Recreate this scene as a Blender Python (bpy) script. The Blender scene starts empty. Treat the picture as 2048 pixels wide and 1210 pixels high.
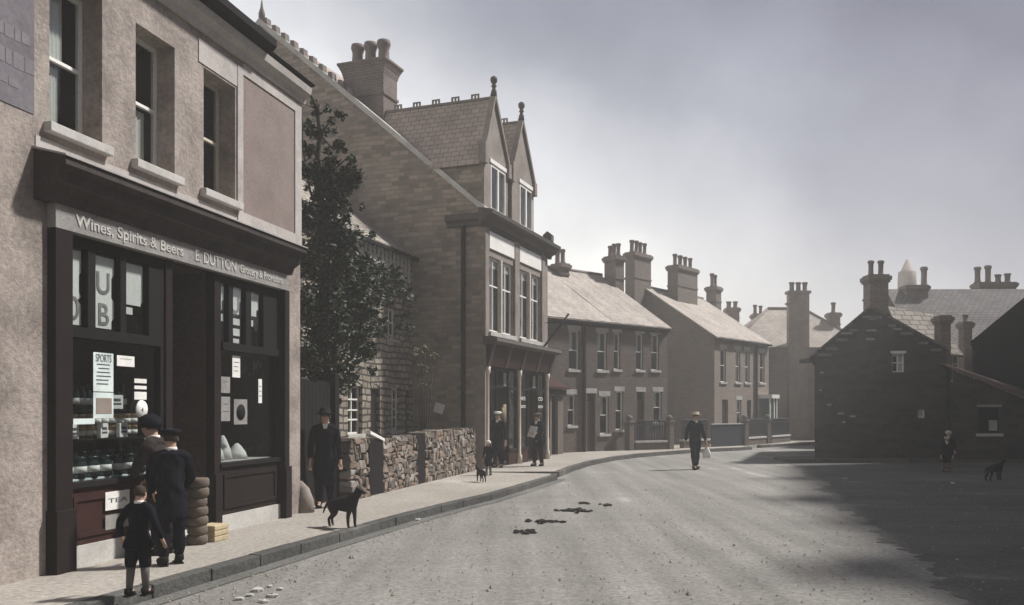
import bpy, bmesh, math, random
from mathutils import Vector, Matrix
R=math.radians
rnd=random.Random(7)
S=bpy.context.scene; COL=S.collection
# ------------------------------------------------------------ camera, sky, sun
FPX=1775.0; HZ=820.0; EYE=1.75
cam=bpy.data.objects.new('camera',bpy.data.cameras.new('camera')); COL.objects.link(cam)
cam.location=(0,0,EYE); cam.rotation_euler=(R(90),0,0)
cam.data.sensor_width=36; cam.data.lens=36*FPX/2048; cam.data.shift_y=(HZ-605)/2048
cam.data.clip_end=900; cam.data.clip_start=.05
S.camera=cam
SUND=Vector((.93,.37,1.19)).normalized()
SUN_EL=math.asin(SUND.z); SUN_AZ=math.atan2(SUND.x,SUND.y)
w=bpy.data.worlds.new('World'); S.world=w; w.use_nodes=True
nt=w.node_tree; nt.nodes.clear()
def wn(t,**k):
    n=nt.nodes.new(t)
    for a,b in k.items(): setattr(n,a,b)
    return n
sky=wn('ShaderNodeTexSky',sky_type='NISHITA',sun_disc=False); sky.sun_elevation=SUN_EL; sky.sun_rotation=SUN_AZ
sky.air_density=1.6; sky.dust_density=5; sky.ozone_density=1
hsv=wn('ShaderNodeHueSaturation'); hsv.inputs['Saturation'].default_value=.15
nt.links.new(sky.outputs[0],hsv.inputs['Color'])
tc=wn('ShaderNodeTexCoord'); sep=wn('ShaderNodeSeparateXYZ'); nt.links.new(tc.outputs['Generated'],sep.inputs[0])
# cloud deck: pale at the horizon and over the left roofs, heavier towards the upper right
m1=wn('ShaderNodeMath',operation='MULTIPLY'); m1.inputs[1].default_value=1.15; nt.links.new(sep.outputs['Z'],m1.inputs[0])
m2=wn('ShaderNodeMath',operation='MULTIPLY_ADD'); m2.inputs[1].default_value=.6; nt.links.new(sep.outputs['X'],m2.inputs[0]); nt.links.new(m1.outputs[0],m2.inputs[2])
no=wn('ShaderNodeTexNoise'); no.inputs['Scale'].default_value=3.4; no.inputs['Detail'].default_value=9; no.inputs['Roughness'].default_value=.55
nt.links.new(tc.outputs['Generated'],no.inputs['Vector'])
m3=wn('ShaderNodeMath',operation='MULTIPLY_ADD'); m3.inputs[1].default_value=.3; nt.links.new(no.outputs[0],m3.inputs[0]); nt.links.new(m2.outputs[0],m3.inputs[2])
rp=wn('ShaderNodeValToRGB'); nt.links.new(m3.outputs[0],rp.inputs[0])
e=rp.color_ramp.elements; e[0].position=.12; e[0].color=(2.1,2.03,1.9,1); e[1].position=.8; e[1].color=(.11,.115,.16,1)
for p_,c_ in ((.29,(1.4,1.37,1.32,1)),(.45,(.74,.735,.76,1)),(.63,(.3,.307,.365,1))):
    q=e.new(p_); q.color=c_
mx=wn('ShaderNodeMix',data_type='RGBA',blend_type='MULTIPLY'); mx.inputs['Factor'].default_value=1
nt.links.new(hsv.outputs[0],mx.inputs['A']); nt.links.new(rp.outputs[0],mx.inputs['B'])
bg=wn('ShaderNodeBackground'); bg.inputs['Strength'].default_value=.15; nt.links.new(mx.outputs['Result'],bg.inputs['Color'])
wo=wn('ShaderNodeOutputWorld'); nt.links.new(bg.outputs[0],wo.inputs['Surface'])
sl=bpy.data.lights.new('sun','SUN'); sl.energy=4.0; sl.angle=R(4); sl.color=(1,.975,.93)
so=bpy.data.objects.new('sun',sl); COL.objects.link(so); so.rotation_euler=SUND.to_track_quat('Z','Y').to_euler()
S.view_settings.view_transform='Standard'; S.view_settings.look='None'; S.view_settings.exposure=.72; S.view_settings.gamma=1
S.cycles.max_bounces=6; S.cycles.volume_bounces=1; S.cycles.transparent_max_bounces=8

# ------------------------------------------------------------ materials
def mat(name,c1,c2=None,kind='plain',scale=1.0,rough=.85,mortar=None,bump=.3,stain=.35,w=.225,h=.075,spec=.3,metal=0,ms=.012,stc=(.25,.23,.22)):
    m=bpy.data.materials.new(name); m.use_nodes=True; t=m.node_tree; N=t.nodes; L=t.links
    b=N['Principled BSDF']; b.inputs['Roughness'].default_value=rough; b.inputs['Specular IOR Level'].default_value=spec; b.inputs['Metallic'].default_value=metal
    c2=c2 or tuple(x*.75 for x in c1)
    uv=N.new('ShaderNodeTexCoord')
    src=uv.outputs['UV'] if kind in('brick','stone','slate') else uv.outputs['Object']
    n1=N.new('ShaderNodeTexNoise'); n1.inputs['Scale'].default_value=scale*1.1; n1.inputs['Detail'].default_value=8; n1.inputs['Roughness'].default_value=.65
    n2=N.new('ShaderNodeTexNoise'); n2.inputs['Scale'].default_value=scale*14; n2.inputs['Detail'].default_value=6; n2.inputs['Roughness'].default_value=.7
    L.new(uv.outputs['Object'],n1.inputs['Vector']); L.new(uv.outputs['Object'],n2.inputs['Vector'])
    hgt=n2.outputs[0]
    if kind in('brick','slate','stone'):
        vec=src
        if kind=='stone':
            nd=N.new('ShaderNodeTexNoise'); nd.inputs['Scale'].default_value=1.6; L.new(src,nd.inputs['Vector'])
            ml=N.new('ShaderNodeVectorMath'); ml.operation='SCALE'; ml.inputs['Scale'].default_value=h*1.0; L.new(nd.outputs['Color'],ml.inputs[0])
            ad=N.new('ShaderNodeVectorMath'); ad.operation='ADD'; L.new(src,ad.inputs[0]); L.new(ml.outputs[0],ad.inputs[1]); vec=ad.outputs[0]
        br=N.new('ShaderNodeTexBrick'); L.new(vec,br.inputs['Vector'])
        br.inputs['Color1'].default_value=(*c1,1); br.inputs['Color2'].default_value=(*c2,1); br.inputs['Mortar'].default_value=(*(mortar or tuple(x*.7 for x in c1)),1)
        br.inputs['Scale'].default_value=1; br.inputs['Brick Width'].default_value=w; br.inputs['Row Height'].default_value=h; br.inputs['Mortar Size'].default_value=ms; br.inputs['Mortar Smooth'].default_value=.3
        br.inputs['Bias'].default_value=-.1
        if kind=='stone': br.offset_frequency=2; br.squash=1.5; br.squash_frequency=3
        col=br.outputs['Color']
        iv=N.new('ShaderNodeMath'); iv.operation='MULTIPLY_ADD'; iv.inputs[1].default_value=-1.2; L.new(br.outputs['Fac'],iv.inputs[0]); L.new(n2.outputs[0],iv.inputs[2]); hgt=iv.outputs[0]
    elif kind=='island':
        g=N.new('ShaderNodeNewGeometry'); r=N.new('ShaderNodeValToRGB'); L.new(g.outputs['Random Per Island'],r.inputs[0])
        r.color_ramp.elements[0].color=(*c1,1); r.color_ramp.elements[1].color=(*c2,1)
        for p_,c_ in ((.3,tuple(x*.55 for x in c1)),(.6,(c1[0]*1.15,c1[1]*.95,c1[2]*.8)),(.8,(c2[0],c2[1]*.85,c2[2]*.8))):
            q=r.color_ramp.elements.new(p_); q.color=(*c_,1)
        col=r.outputs[0]
    else:
        r=N.new('ShaderNodeMix'); r.data_type='RGBA'; r.inputs['A'].default_value=(*c1,1); r.inputs['B'].default_value=(*c2,1)
        cr=N.new('ShaderNodeMapRange'); cr.inputs['From Min'].default_value=.35; cr.inputs['From Max'].default_value=.68; L.new(n2.outputs[0],cr.inputs['Value'])
        L.new(cr.outputs[0],r.inputs['Factor']); col=r.outputs['Result']
    mm=N.new('ShaderNodeMix'); mm.data_type='RGBA'; mm.blend_type='MULTIPLY'; L.new(col,mm.inputs['A'])
    mr=N.new('ShaderNodeMapRange'); mr.inputs['From Min'].default_value=.42; mr.inputs['From Max'].default_value=.72; mr.inputs['To Max'].default_value=stain; L.new(n1.outputs[0],mr.inputs['Value'])
    mm.inputs['B'].default_value=(*stc,1); L.new(mr.outputs[0],mm.inputs['Factor'])
    L.new(mm.outputs['Result'],b.inputs['Base Color'])
    if bump:
        bp=N.new('ShaderNodeBump'); bp.inputs['Strength'].default_value=bump; bp.inputs['Distance'].default_value=.02; L.new(hgt,bp.inputs['Height']); L.new(bp.outputs[0],b.inputs['Normal'])
    return m
def glassmat():
    m=bpy.data.materials.new('window_glass'); m.use_nodes=True; t=m.node_tree; N=t.nodes; L=t.links; N.remove(N['Principled BSDF'])
    tr=N.new('ShaderNodeBsdfTransparent'); tr.inputs[0].default_value=(.9,.92,.92,1); gl=N.new('ShaderNodeBsdfGlossy'); gl.inputs['Roughness'].default_value=.03
    tcn=N.new('ShaderNodeTexCoord'); nn=N.new('ShaderNodeTexNoise'); nn.inputs['Scale'].default_value=2.3; L.new(tcn.outputs['Object'],nn.inputs['Vector'])
    bp=N.new('ShaderNodeBump'); bp.inputs['Strength'].default_value=.12; bp.inputs['Distance'].default_value=.05; L.new(nn.outputs[0],bp.inputs['Height']); L.new(bp.outputs[0],gl.inputs['Normal'])
    lw=N.new('ShaderNodeLayerWeight'); lw.inputs['Blend'].default_value=.5; pw=N.new('ShaderNodeMath'); pw.operation='POWER'; pw.inputs[1].default_value=4.5; L.new(lw.outputs['Facing'],pw.inputs[0]); fr=N.new('ShaderNodeMath'); fr.operation='MULTIPLY_ADD'; fr.inputs[1].default_value=.85; fr.inputs[2].default_value=.045; L.new(pw.outputs[0],fr.inputs[0]); ms=N.new('ShaderNodeMixShader'); L.new(fr.outputs[0],ms.inputs[0]); L.new(tr.outputs[0],ms.inputs[1]); L.new(gl.outputs[0],ms.inputs[2])
    L.new(ms.outputs[0],N['Material Output'].inputs[0]); return m
M={}
M['glass']=glassmat()
M['stucco']=mat('stucco',(.41,.345,.3),(.25,.22,.2),scale=1.3,bump=.9,stain=1,stc=(.36,.35,.35))
M['stucco_pale']=mat('stucco_pale',(.46,.42,.39),(.37,.345,.33),scale=1.5,bump=.3,stain=.6,stc=(.5,.47,.45))
M['render_brown']=mat('render_brown',(.24,.185,.165),(.19,.155,.14),scale=1.6,bump=.4,stain=.6,stc=(.6,.58,.57))
M['sign_plum']=mat('sign_plum',(.13,.115,.13),(.18,.165,.18),scale=1.2,bump=.2,stain=.5)
M['sign_faint']=mat('sign_faint',(.2,.185,.195),(.15,.135,.15),scale=2,bump=.1)
M['stone_sill']=mat('stone_sill',(.5,.48,.45),(.4,.385,.36),scale=2,bump=.2,stain=.4)
M['lintel_grey']=mat('lintel_stone',(.44,.43,.4),(.34,.33,.31),scale=3,bump=.2,stain=.6)
M['slab_lead']=mat('lead_flashing',(.42,.39,.37),(.3,.28,.27),scale=3,bump=.3)
M['black_paint']=mat('black_paint',(.01,.009,.01),(.018,.014,.015),scale=2,rough=.75,spec=.08,bump=.1)
M['brown_paint']=mat('brown_paint',(.022,.015,.014),(.014,.011,.011),scale=2,rough=.75,spec=.08,bump=.1)
M['cornice_paint']=mat('cornice_paint',(.06,.048,.045),(.035,.03,.029),scale=3,rough=.8,spec=.1,bump=.3,stain=.6)
M['red_paint']=mat('red_paint',(.05,.02,.017),(.03,.016,.014),scale=2,rough=.75,spec=.08,bump=.1)
M['fascia']=mat('fascia_grey',(.31,.295,.28),(.19,.18,.17),scale=3,bump=.1,stain=.5)
M['gilt']=mat('pale_lettering',(.6,.58,.54),(.3,.29,.275),scale=5,bump=0)
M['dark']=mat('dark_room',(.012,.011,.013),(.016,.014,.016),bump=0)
M['roomwall']=mat('shop_interior',(.09,.06,.05),(.03,.022,.02),scale=2,bump=0)
M['white']=mat('white_paint',(.8,.78,.74),(.68,.66,.62),scale=2,rough=.6,bump=.05,stain=.2)
M['cream']=mat('cream_paint',(.6,.53,.45),(.5,.44,.38),scale=2,rough=.6,bump=.05,stain=.3)
M['blind']=mat('blind_cloth',(.62,.6,.55),(.52,.5,.46),scale=2,bump=.05,stain=.15)
M['gable_stone']=mat('gable_stone',(.31,.25,.2),(.14,.114,.093),'stone',w=.3,h=.125,mortar=(.2,.17,.145),bump=.6,stain=.6,stc=(.5,.46,.42),scale=.8)
M['shop_stone']=mat('dressed_stone',(.27,.23,.2),(.2,.17,.15),scale=1.4,bump=.3,stain=.6)
M['dark_stone']=mat('dark_moulding',(.1,.085,.075),(.07,.06,.055),scale=2,bump=.3,stain=.4)
M['cott_stone']=mat('cottage_stone',(.42,.37,.3),(.2,.17,.135),'stone',w=.32,h=.17,mortar=(.07,.06,.05),bump=1,stain=.5,scale=1.2,ms=.028)
M['roof_tile']=mat('roof_tile',(.4,.32,.275),(.31,.255,.225),'slate',w=.25,h=.16,mortar=(.15,.125,.11),bump=.5,stain=.45,scale=.7,ms=.01)
M['slate_pale']=mat('pale_slate',(.41,.365,.32),(.32,.285,.25),'slate',w=.28,h=.18,mortar=(.24,.2,.18),bump=.5,stain=.4,scale=.5,ms=.01)
M['slate_dark']=mat('dark_slate',(.16,.14,.135),(.11,.1,.1),'slate',w=.28,h=.2,mortar=(.06,.055,.055),bump=.6,stain=.5,scale=.5,ms=.02)
M['stone_slate']=mat('stone_slate',(.36,.32,.27),(.25,.22,.185),'slate',w=.4,h=.26,mortar=(.1,.09,.08),bump=.9,stain=.5,scale=1,ms=.022)
M['brick_red']=mat('brick_red',(.11,.078,.064),(.078,.058,.048),'brick',mortar=(.14,.12,.105),bump=.4,stain=.6,scale=.9,stc=(.5,.46,.46))
M['brick_pink']=mat('brick_pink',(.25,.2,.165),(.19,.155,.13),'brick',mortar=(.24,.2,.175),bump=.4,stain=.5,scale=.7,stc=(.6,.56,.54))
M['brick_side']=mat('brick_end_wall',(.185,.15,.125),(.135,.11,.093),'brick',mortar=(.18,.15,.13),bump=.4,stain=.6,scale=.6,stc=(.5,.47,.45))
M['brick_far']=mat('brick_far',(.27,.215,.18),(.22,.175,.15),'brick',mortar=(.3,.25,.22),bump=.3,stain=.7,scale=.5,stc=(.42,.4,.38))
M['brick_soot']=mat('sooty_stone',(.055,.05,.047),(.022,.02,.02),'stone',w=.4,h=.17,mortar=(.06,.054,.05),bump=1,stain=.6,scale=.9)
M['brick_stack']=mat('brick_stack',(.17,.13,.115),(.12,.095,.085),'brick',mortar=(.2,.17,.15),bump=.4,stain=.5,scale=1.5)
M['pot']=mat('chimney_pot_clay',(.2,.16,.145),(.14,.115,.105),scale=3,bump=.2,stain=.5)
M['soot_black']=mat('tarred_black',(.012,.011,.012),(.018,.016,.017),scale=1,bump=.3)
M['rubble']=mat('rubble_stones',(.2,.175,.15),(.31,.29,.26),'island',scale=2,bump=1,stain=.9)
M['rubble_core']=mat('rubble_core',(.05,.043,.036),(.08,.07,.06),scale=3)
M['iron']=mat('iron_railing',(.014,.016,.024),(.022,.024,.032),scale=2,rough=.6,bump=0)
M['navy_wood']=mat('navy_board',(.012,.017,.03),(.02,.024,.04),scale=2,rough=.7)
M['leaf']=mat('leaf',(.018,.027,.014),(.055,.07,.038),'island',scale=1,bump=0,stain=.1,rough=.6)
M['leaf_pale']=mat('leaf_pale',(.16,.15,.09),(.1,.11,.06),'island',bump=0,stain=.1)
M['bark']=mat('bark',(.06,.048,.038),(.035,.028,.022),scale=4,bump=.8)
M['coat']=mat('black_coat',(.008,.008,.012),(.016,.015,.02),scale=4,bump=.3,rough=1,spec=.03)
M['coat2']=mat('navy_coat',(.01,.011,.018),(.018,.018,.027),scale=4,bump=.3,rough=1,spec=.03)
M['shawl']=mat('brown_shawl',(.03,.02,.018),(.018,.014,.014),scale=4,bump=.5,rough=.95)
M['skin']=mat('skin',(.42,.27,.2),(.36,.23,.17),bump=0,stain=.1,rough=.6)
M['hair']=mat('hair',(.05,.032,.022),(.03,.02,.015),scale=8,bump=.4)
M['linen']=mat('linen',(.7,.68,.63),(.6,.58,.54),bump=.1,stain=.1)
M['sock']=mat('grey_sock',(.12,.11,.1),(.09,.085,.08),bump=.3)
M['straw']=mat('straw_hat',(.4,.33,.25),(.32,.26,.19),scale=6,bump=.3)
M['fur']=mat('dark_fur',(.014,.012,.013),(.024,.02,.02),scale=6,bump=.6)
M['sack']=mat('sacking',(.17,.13,.1),(.11,.085,.065),scale=5,bump=.7)
M['wood_pale']=mat('pale_wood',(.5,.41,.27),(.4,.32,.2),scale=3,bump=.3)
M['dung']=mat('horse_dung',(.018,.014,.012),(.03,.025,.02),scale=6,bump=1)
M['stonep']=mat('pale_stone',(.5,.49,.47),(.38,.37,.35),scale=4,bump=.6)
M['bottle']=mat('bottle_glass',(.015,.03,.035),(.02,.035,.03),rough=.12,bump=0,spec=.6)
M['tin']=mat('tin_label',(.4,.3,.18),(.3,.2,.12),scale=3,rough=.5,bump=0)
M['tin_blue']=mat('tin_blue',(.1,.13,.2),(.3,.33,.36),scale=2,rough=.5,bump=0)
M['paper_teal']=mat('paper_tinted',(.66,.74,.71),(.56,.63,.6),scale=3,bump=0)
M['ink']=mat('ink',(.07,.07,.09),(.1,.1,.12),bump=0)
M['red_ink']=mat('picture_ink',(.3,.2,.16),(.2,.22,.2),scale=4,bump=0)
def groundmat(name,c1,c2,c3,stretch=(1,1,1),bump=.6,rot=0,rough=.92,patch=None,tracks=0):
    m=bpy.data.materials.new(name); m.use_nodes=True; t=m.node_tree; N=t.nodes; L=t.links; b=N['Principled BSDF']; b.inputs['Roughness'].default_value=rough; b.inputs['Specular IOR Level'].default_value=.2
    uv=N.new('ShaderNodeTexCoord'); mp=N.new('ShaderNodeMapping'); mp.inputs['Scale'].default_value=stretch; mp.inputs['Rotation'].default_value=(0,0,rot); L.new(uv.outputs['Object'],mp.inputs[0])
    a=N.new('ShaderNodeTexNoise'); a.inputs['Scale'].default_value=.8; a.inputs['Detail'].default_value=9; a.inputs['Roughness'].default_value=.62; L.new(mp.outputs[0],a.inputs['Vector'])
    c=N.new('ShaderNodeTexNoise'); c.inputs['Scale'].default_value=16; c.inputs['Detail'].default_value=6; c.inputs['Roughness'].default_value=.75; L.new(uv.outputs['Object'],c.inputs['Vector'])
    r=N.new('ShaderNodeValToRGB'); L.new(a.outputs[0],r.inputs[0]); el=r.color_ramp.elements
    el[0].position=.36; el[0].color=(*c1,1); el[1].position=.64; el[1].color=(*c3,1); q=el.new(.5); q.color=(*c2,1)
    a2=N.new('ShaderNodeTexNoise'); a2.inputs['Scale'].default_value=.33; a2.inputs['Detail'].default_value=5; L.new(uv.outputs['Object'],a2.inputs['Vector'])
    va=N.new('ShaderNodeMath'); va.operation='MULTIPLY_ADD'; va.inputs[1].default_value=.5; L.new(a2.outputs[0],va.inputs[0]); vb=N.new('ShaderNodeMath'); vb.operation='MULTIPLY'; vb.inputs[1].default_value=.5; L.new(a.outputs[0],vb.inputs[0]); L.new(vb.outputs[0],va.inputs[2]); L.new(va.outputs[0],r.inputs[0])
    if tracks:
        mt=N.new('ShaderNodeMapping'); mt.inputs['Rotation'].default_value=(0,0,R(16)); mt.inputs['Scale'].default_value=(1.5,.09,1); L.new(uv.outputs['Object'],mt.inputs[0])
        wv=N.new('ShaderNodeTexNoise'); wv.inputs['Scale'].default_value=1.3; wv.inputs['Detail'].default_value=4; L.new(mt.outputs[0],wv.inputs['Vector'])
        vc=N.new('ShaderNodeMath'); vc.operation='MULTIPLY_ADD'; vc.inputs[1].default_value=tracks; L.new(wv.outputs[0],vc.inputs[0]); vd=N.new('ShaderNodeMath'); vd.operation='MULTIPLY'; vd.inputs[1].default_value=1-tracks; L.new(va.outputs[0],vd.inputs[0]); L.new(vd.outputs[0],vc.inputs[2]); L.new(vc.outputs[0],r.inputs[0])
    el[0].position=.4; el[1].position=.6
    mm=N.new('ShaderNodeMix'); mm.data_type='RGBA'; mm.blend_type='OVERLAY'; mm.inputs['Factor'].default_value=.95; L.new(r.outputs[0],mm.inputs['A']); L.new(c.outputs[0],mm.inputs['B'])
    L.new(mm.outputs['Result'],b.inputs['Base Color'])
    ad=N.new('ShaderNodeMath'); ad.operation='MULTIPLY_ADD'; ad.inputs[1].default_value=1.6; L.new(a.outputs[0],ad.inputs[0]); L.new(c.outputs[0],ad.inputs[2])
    bp=N.new('ShaderNodeBump'); bp.inputs['Strength'].default_value=bump; bp.inputs['Distance'].default_value=.03; L.new(ad.outputs[0],bp.inputs['Height']); L.new(bp.outputs[0],b.inputs['Normal'])
    return m
M['road']=groundmat('road_dirt',(.17,.162,.148),(.25,.24,.22),(.335,.32,.292),(.6,1.5,1),rot=R(-6),tracks=.55)
M['yard']=groundmat('yard_earth_shade',(.1,.097,.089),(.15,.146,.134),(.22,.213,.195),(.5,1.5,1),bump=1)  # darkened earth, part of the yard's cast shadow put into its colour
M['paving']=groundmat('paving',(.26,.235,.205),(.33,.3,.265),(.39,.36,.325),(1,.6,1),bump=.3)
M['kerbstone']=groundmat('kerbstone',(.06,.058,.054),(.1,.097,.09),(.16,.155,.145),bump=.9)
M['gutterdirt']=groundmat('gutter_dirt',(.1,.098,.09),(.16,.157,.147),(.24,.235,.22),(1,.5,1),bump=.8)
M['grit']=mat('grit',(.33,.315,.29),(.19,.18,.165),'island',bump=0,stain=.2)
M['earth']=groundmat('earth',(.09,.085,.07),(.13,.12,.1),(.17,.155,.13))

# ------------------------------------------------------------ mesh builder
class MB:
    def __init__(s): s.v=[]; s.f=[]; s.m=[]; s.sm=[]
    def face(s,pts,mi=0,smooth=False):
        i=len(s.v); s.v+= [tuple(p) for p in pts]; s.f.append(tuple(range(i,i+len(pts)))); s.m.append(mi); s.sm.append(smooth)
    def grid(s,rows,mi=0,smooth=True,closed=True,caps=True):
        b=len(s.v); n=len(rows[0])
        for r in rows: s.v+=[tuple(p) for p in r]
        for i in range(len(rows)-1):
            for j in range(n if closed else n-1):
                k=(j+1)%n; s.f.append((b+i*n+j,b+i*n+k,b+(i+1)*n+k,b+(i+1)*n+j)); s.m.append(mi); s.sm.append(smooth)
        if caps:
            s.f.append(tuple(b+j for j in reversed(range(n)))); s.m.append(mi); s.sm.append(False)
            s.f.append(tuple(b+(len(rows)-1)*n+j for j in range(n))); s.m.append(mi); s.sm.append(False)
    def box(s,x0,y0,z0,x1,y1,z1,mi=0,bev=0):
        if x0>x1:x0,x1=x1,x0
        if y0>y1:y0,y1=y1,y0
        if z0>z1:z0,z1=z1,z0
        b=len(s.v); s.v+=[(x0,y0,z0),(x1,y0,z0),(x1,y1,z0),(x0,y1,z0),(x0,y0,z1),(x1,y0,z1),(x1,y1,z1),(x0,y1,z1)]
        for q in ((3,2,1,0),(4,5,6,7),(0,1,5,4),(1,2,6,5),(2,3,7,6),(3,0,4,7)): s.f.append(tuple(b+k for k in q)); s.m.append(mi); s.sm.append(False)
    def prism(s,prof,a,bb,axis='x',mi=0):   # prof in the two other axes
        def mk(p,t): return (t,p[0],p[1]) if axis=='x' else ((p[0],t,p[1]) if axis=='y' else (p[0],p[1],t))
        n=len(prof); b=len(s.v); s.v+=[mk(p,a) for p in prof]+[mk(p,bb) for p in prof]
        for i in range(n):
            j=(i+1)%n; s.f.append((b+i,b+j,b+n+j,b+n+i)); s.m.append(mi); s.sm.append(False)
        s.f.append(tuple(b+i for i in reversed(range(n)))); s.m.append(mi); s.sm.append(False)
        s.f.append(tuple(b+n+i for i in range(n))); s.m.append(mi); s.sm.append(False)
    def lathe(s,c,prof,n=12,mi=0,axis='z'):
        rows=[]
        for r,z in prof:
            rows.append([(c[0]+max(r,.0005)*math.cos(2*math.pi*k/n),c[1]+max(r,.0005)*math.sin(2*math.pi*k/n),c[2]+z) if axis=='z' else
                         (c[0]+max(r,.0005)*math.cos(2*math.pi*k/n),c[1]+z,c[2]+max(r,.0005)*math.sin(2*math.pi*k/n)) for k in range(n)])
        s.grid(rows,mi)
    def tube(s,pts,rad,n=8,mi=0,flat=1.0):
        pts=[Vector(p) for p in pts]; rows=[]
        if not hasattr(rad,'__len__'): rad=[rad]*len(pts)
        up=Vector((0,1,0))
        for i,p in enumerate(pts):
            t=(pts[min(i+1,len(pts)-1)]-pts[max(i-1,0)]).normalized()
            a=t.cross(up); a=a.normalized() if a.length>.05 else t.cross(Vector((1,0,0))).normalized()
            b=t.cross(a).normalized()
            rows.append([p+a*rad[i]*math.cos(2*math.pi*k/n)+b*rad[i]*flat*math.sin(2*math.pi*k/n) for k in range(n)])
        s.grid(rows,mi)
    def rings(s,rs,n=14,mi=0):   # (cx,cy,cz,rx,ry)
        s.grid([[(c[0]+c[3]*math.cos(2*math.pi*k/n),c[1]+c[4]*math.sin(2*math.pi*k/n),c[2]) for k in range(n)] for c in rs],mi)
    def blob(s,c,r,n=8,jit=.1,mi=0):
        rows=[]
        for i in range(n//2+1):
            ph=-math.pi/2+math.pi*i/(n//2); rr=max(math.cos(ph),.02)
            rows.append([(c[0]+r[0]*rr*math.cos(2*math.pi*k/n)*(1+rnd.uniform(-jit,jit)),c[1]+r[1]*rr*math.sin(2*math.pi*k/n)*(1+rnd.uniform(-jit,jit)),c[2]+r[2]*math.sin(ph)*(1+rnd.uniform(-jit,jit))) for k in range(n)])
        s.grid(rows,mi)
    def build(s,name,mats,parent=None,loc=None,recalc=True,bevel=0):
        if not isinstance(mats,(list,tuple)): mats=[mats]
        me=bpy.data.meshes.new(name); me.from_pydata(s.v,[],s.f)
        for m in mats: me.materials.append(M[m] if isinstance(m,str) else m)
        me.polygons.foreach_set('material_index',s.m); me.polygons.foreach_set('use_smooth',s.sm)
        if recalc:
            bm=bmesh.new(); bm.from_mesh(me); bmesh.ops.recalc_face_normals(bm,faces=bm.faces); bm.to_mesh(me); bm.free()
        uv=me.uv_layers.new(name='UVMap')
        for p in me.polygons:
            n=p.normal
            if abs(n.z)>.98: t=Vector((1,0,0)); b=Vector((0,1,0))
            else:
                t=Vector((0,0,1)).cross(n).normalized(); b=n.cross(t).normalized()
            for li in p.loop_indices:
                co=me.vertices[me.loops[li].vertex_index].co; uv.data[li].uv=(co.dot(t),co.dot(b))
        me.update()
        o=bpy.data.objects.new(name,me); COL.objects.link(o)
        if parent: o.parent=parent
        if loc is not None: o.location=loc
        if bevel:
            bv=o.modifiers.new('bevel','BEVEL'); bv.width=bevel; bv.segments=2; bv.limit_method='ANGLE'
        return o
def tag(o,label=None,cat=None,group=None,kind=None):
    if label: o['label']=label
    if cat: o['category']=cat
    if group: o['group']=group
    if kind: o['kind']=kind
    return o
def empty(name,loc,rz=0,label=None,cat=None,group=None):
    o=bpy.data.objects.new(name,None); COL.objects.link(o); o.location=loc; o.rotation_euler=(0,0,rz); o.empty_display_size=.2
    return tag(o,label,cat,group)
def copytree(o,parent=None,loc=None,rz=None):
    c=o.copy(); COL.objects.link(c)
    if parent is not None: c.parent=parent
    if loc is not None: c.location=loc
    if rz is not None: c.rotation_euler=(0,0,rz)
    for ch in list(o.children): copytree(ch,c)
    return c
class Fr:       # a facade's own frame: x along it, y into the building
    def __init__(s,ox,oy,dx,dy):
        l=math.hypot(dx,dy); s.o=(ox,oy); s.d=(dx/l,dy/l); s.a=math.atan2(dy,dx)
    def w2l(s,X,Y):
        x=X-s.o[0]; y=Y-s.o[1]; return (x*s.d[0]+y*s.d[1], -x*s.d[1]+y*s.d[0])
    def l2w(s,u,v): return (s.o[0]+u*s.d[0]-v*s.d[1], s.o[1]+u*s.d[1]+v*s.d[0])
    def u(s,px):
        a=(px-1024)/FPX; return (a*s.o[1]-s.o[0])/(s.d[0]-a*s.d[1])
    def root(s,name,label,cat,group=None): return empty(name,(s.o[0],s.o[1],0),s.a,label,cat,group)
def P(px,Y): return ((px-1024)/FPX*Y,Y)
def Z(py,Y): return EYE+(HZ-py)/FPX*Y
F1=Fr(-5.51,5.0,.2384,1); F2=Fr(-.77,24.5,.381,1); F3=Fr(-2.83-.32*7,18.3,.32,1); F4=Fr(1.23,33.1,5.37,4.7); F5=Fr(9.6,42.1,3.9,4.7); F6=Fr(10.4,30.5,1,0); F7=Fr(12.0,48.7,1,0)

def wall_open(mb,u0,u1,z0,z1,ops,reveal=.12,mi=0,md=1,room=.5,y=0):
    us=sorted({u0,u1,*[o[0] for o in ops],*[o[2] for o in ops]}); zs=sorted({z0,z1,*[o[1] for o in ops],*[o[3] for o in ops]})
    for i in range(len(us)-1):
        for j in range(len(zs)-1):
            cu=(us[i]+us[i+1])/2; cz=(zs[j]+zs[j+1])/2
            if any(o[0]<cu<o[2] and o[1]<cz<o[3] for o in ops): continue
            mb.face([(us[i],y,zs[j]),(us[i+1],y,zs[j]),(us[i+1],y,zs[j+1]),(us[i],y,zs[j+1])],mi)
    for o in ops:
        a,b,c,d=o[:4]; r=y+reveal
        mb.face([(a,y,b),(a,r,b),(a,r,d),(a,y,d)],mi); mb.face([(c,y,b),(c,y,d),(c,r,d),(c,r,b)],mi)
        mb.face([(a,y,d),(a,r,d),(c,r,d),(c,y,d)],mi); mb.face([(a,y,b),(c,y,b),(c,r,b),(a,r,b)],mi)
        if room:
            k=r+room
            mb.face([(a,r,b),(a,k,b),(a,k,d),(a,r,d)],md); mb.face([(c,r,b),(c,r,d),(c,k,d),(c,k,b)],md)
            mb.face([(a,r,d),(a,k,d),(c,k,d),(c,r,d)],md); mb.face([(a,r,b),(c,r,b),(c,k,b),(a,k,b)],md); mb.face([(a,k,b),(c,k,b),(c,k,d),(a,k,d)],md)
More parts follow.
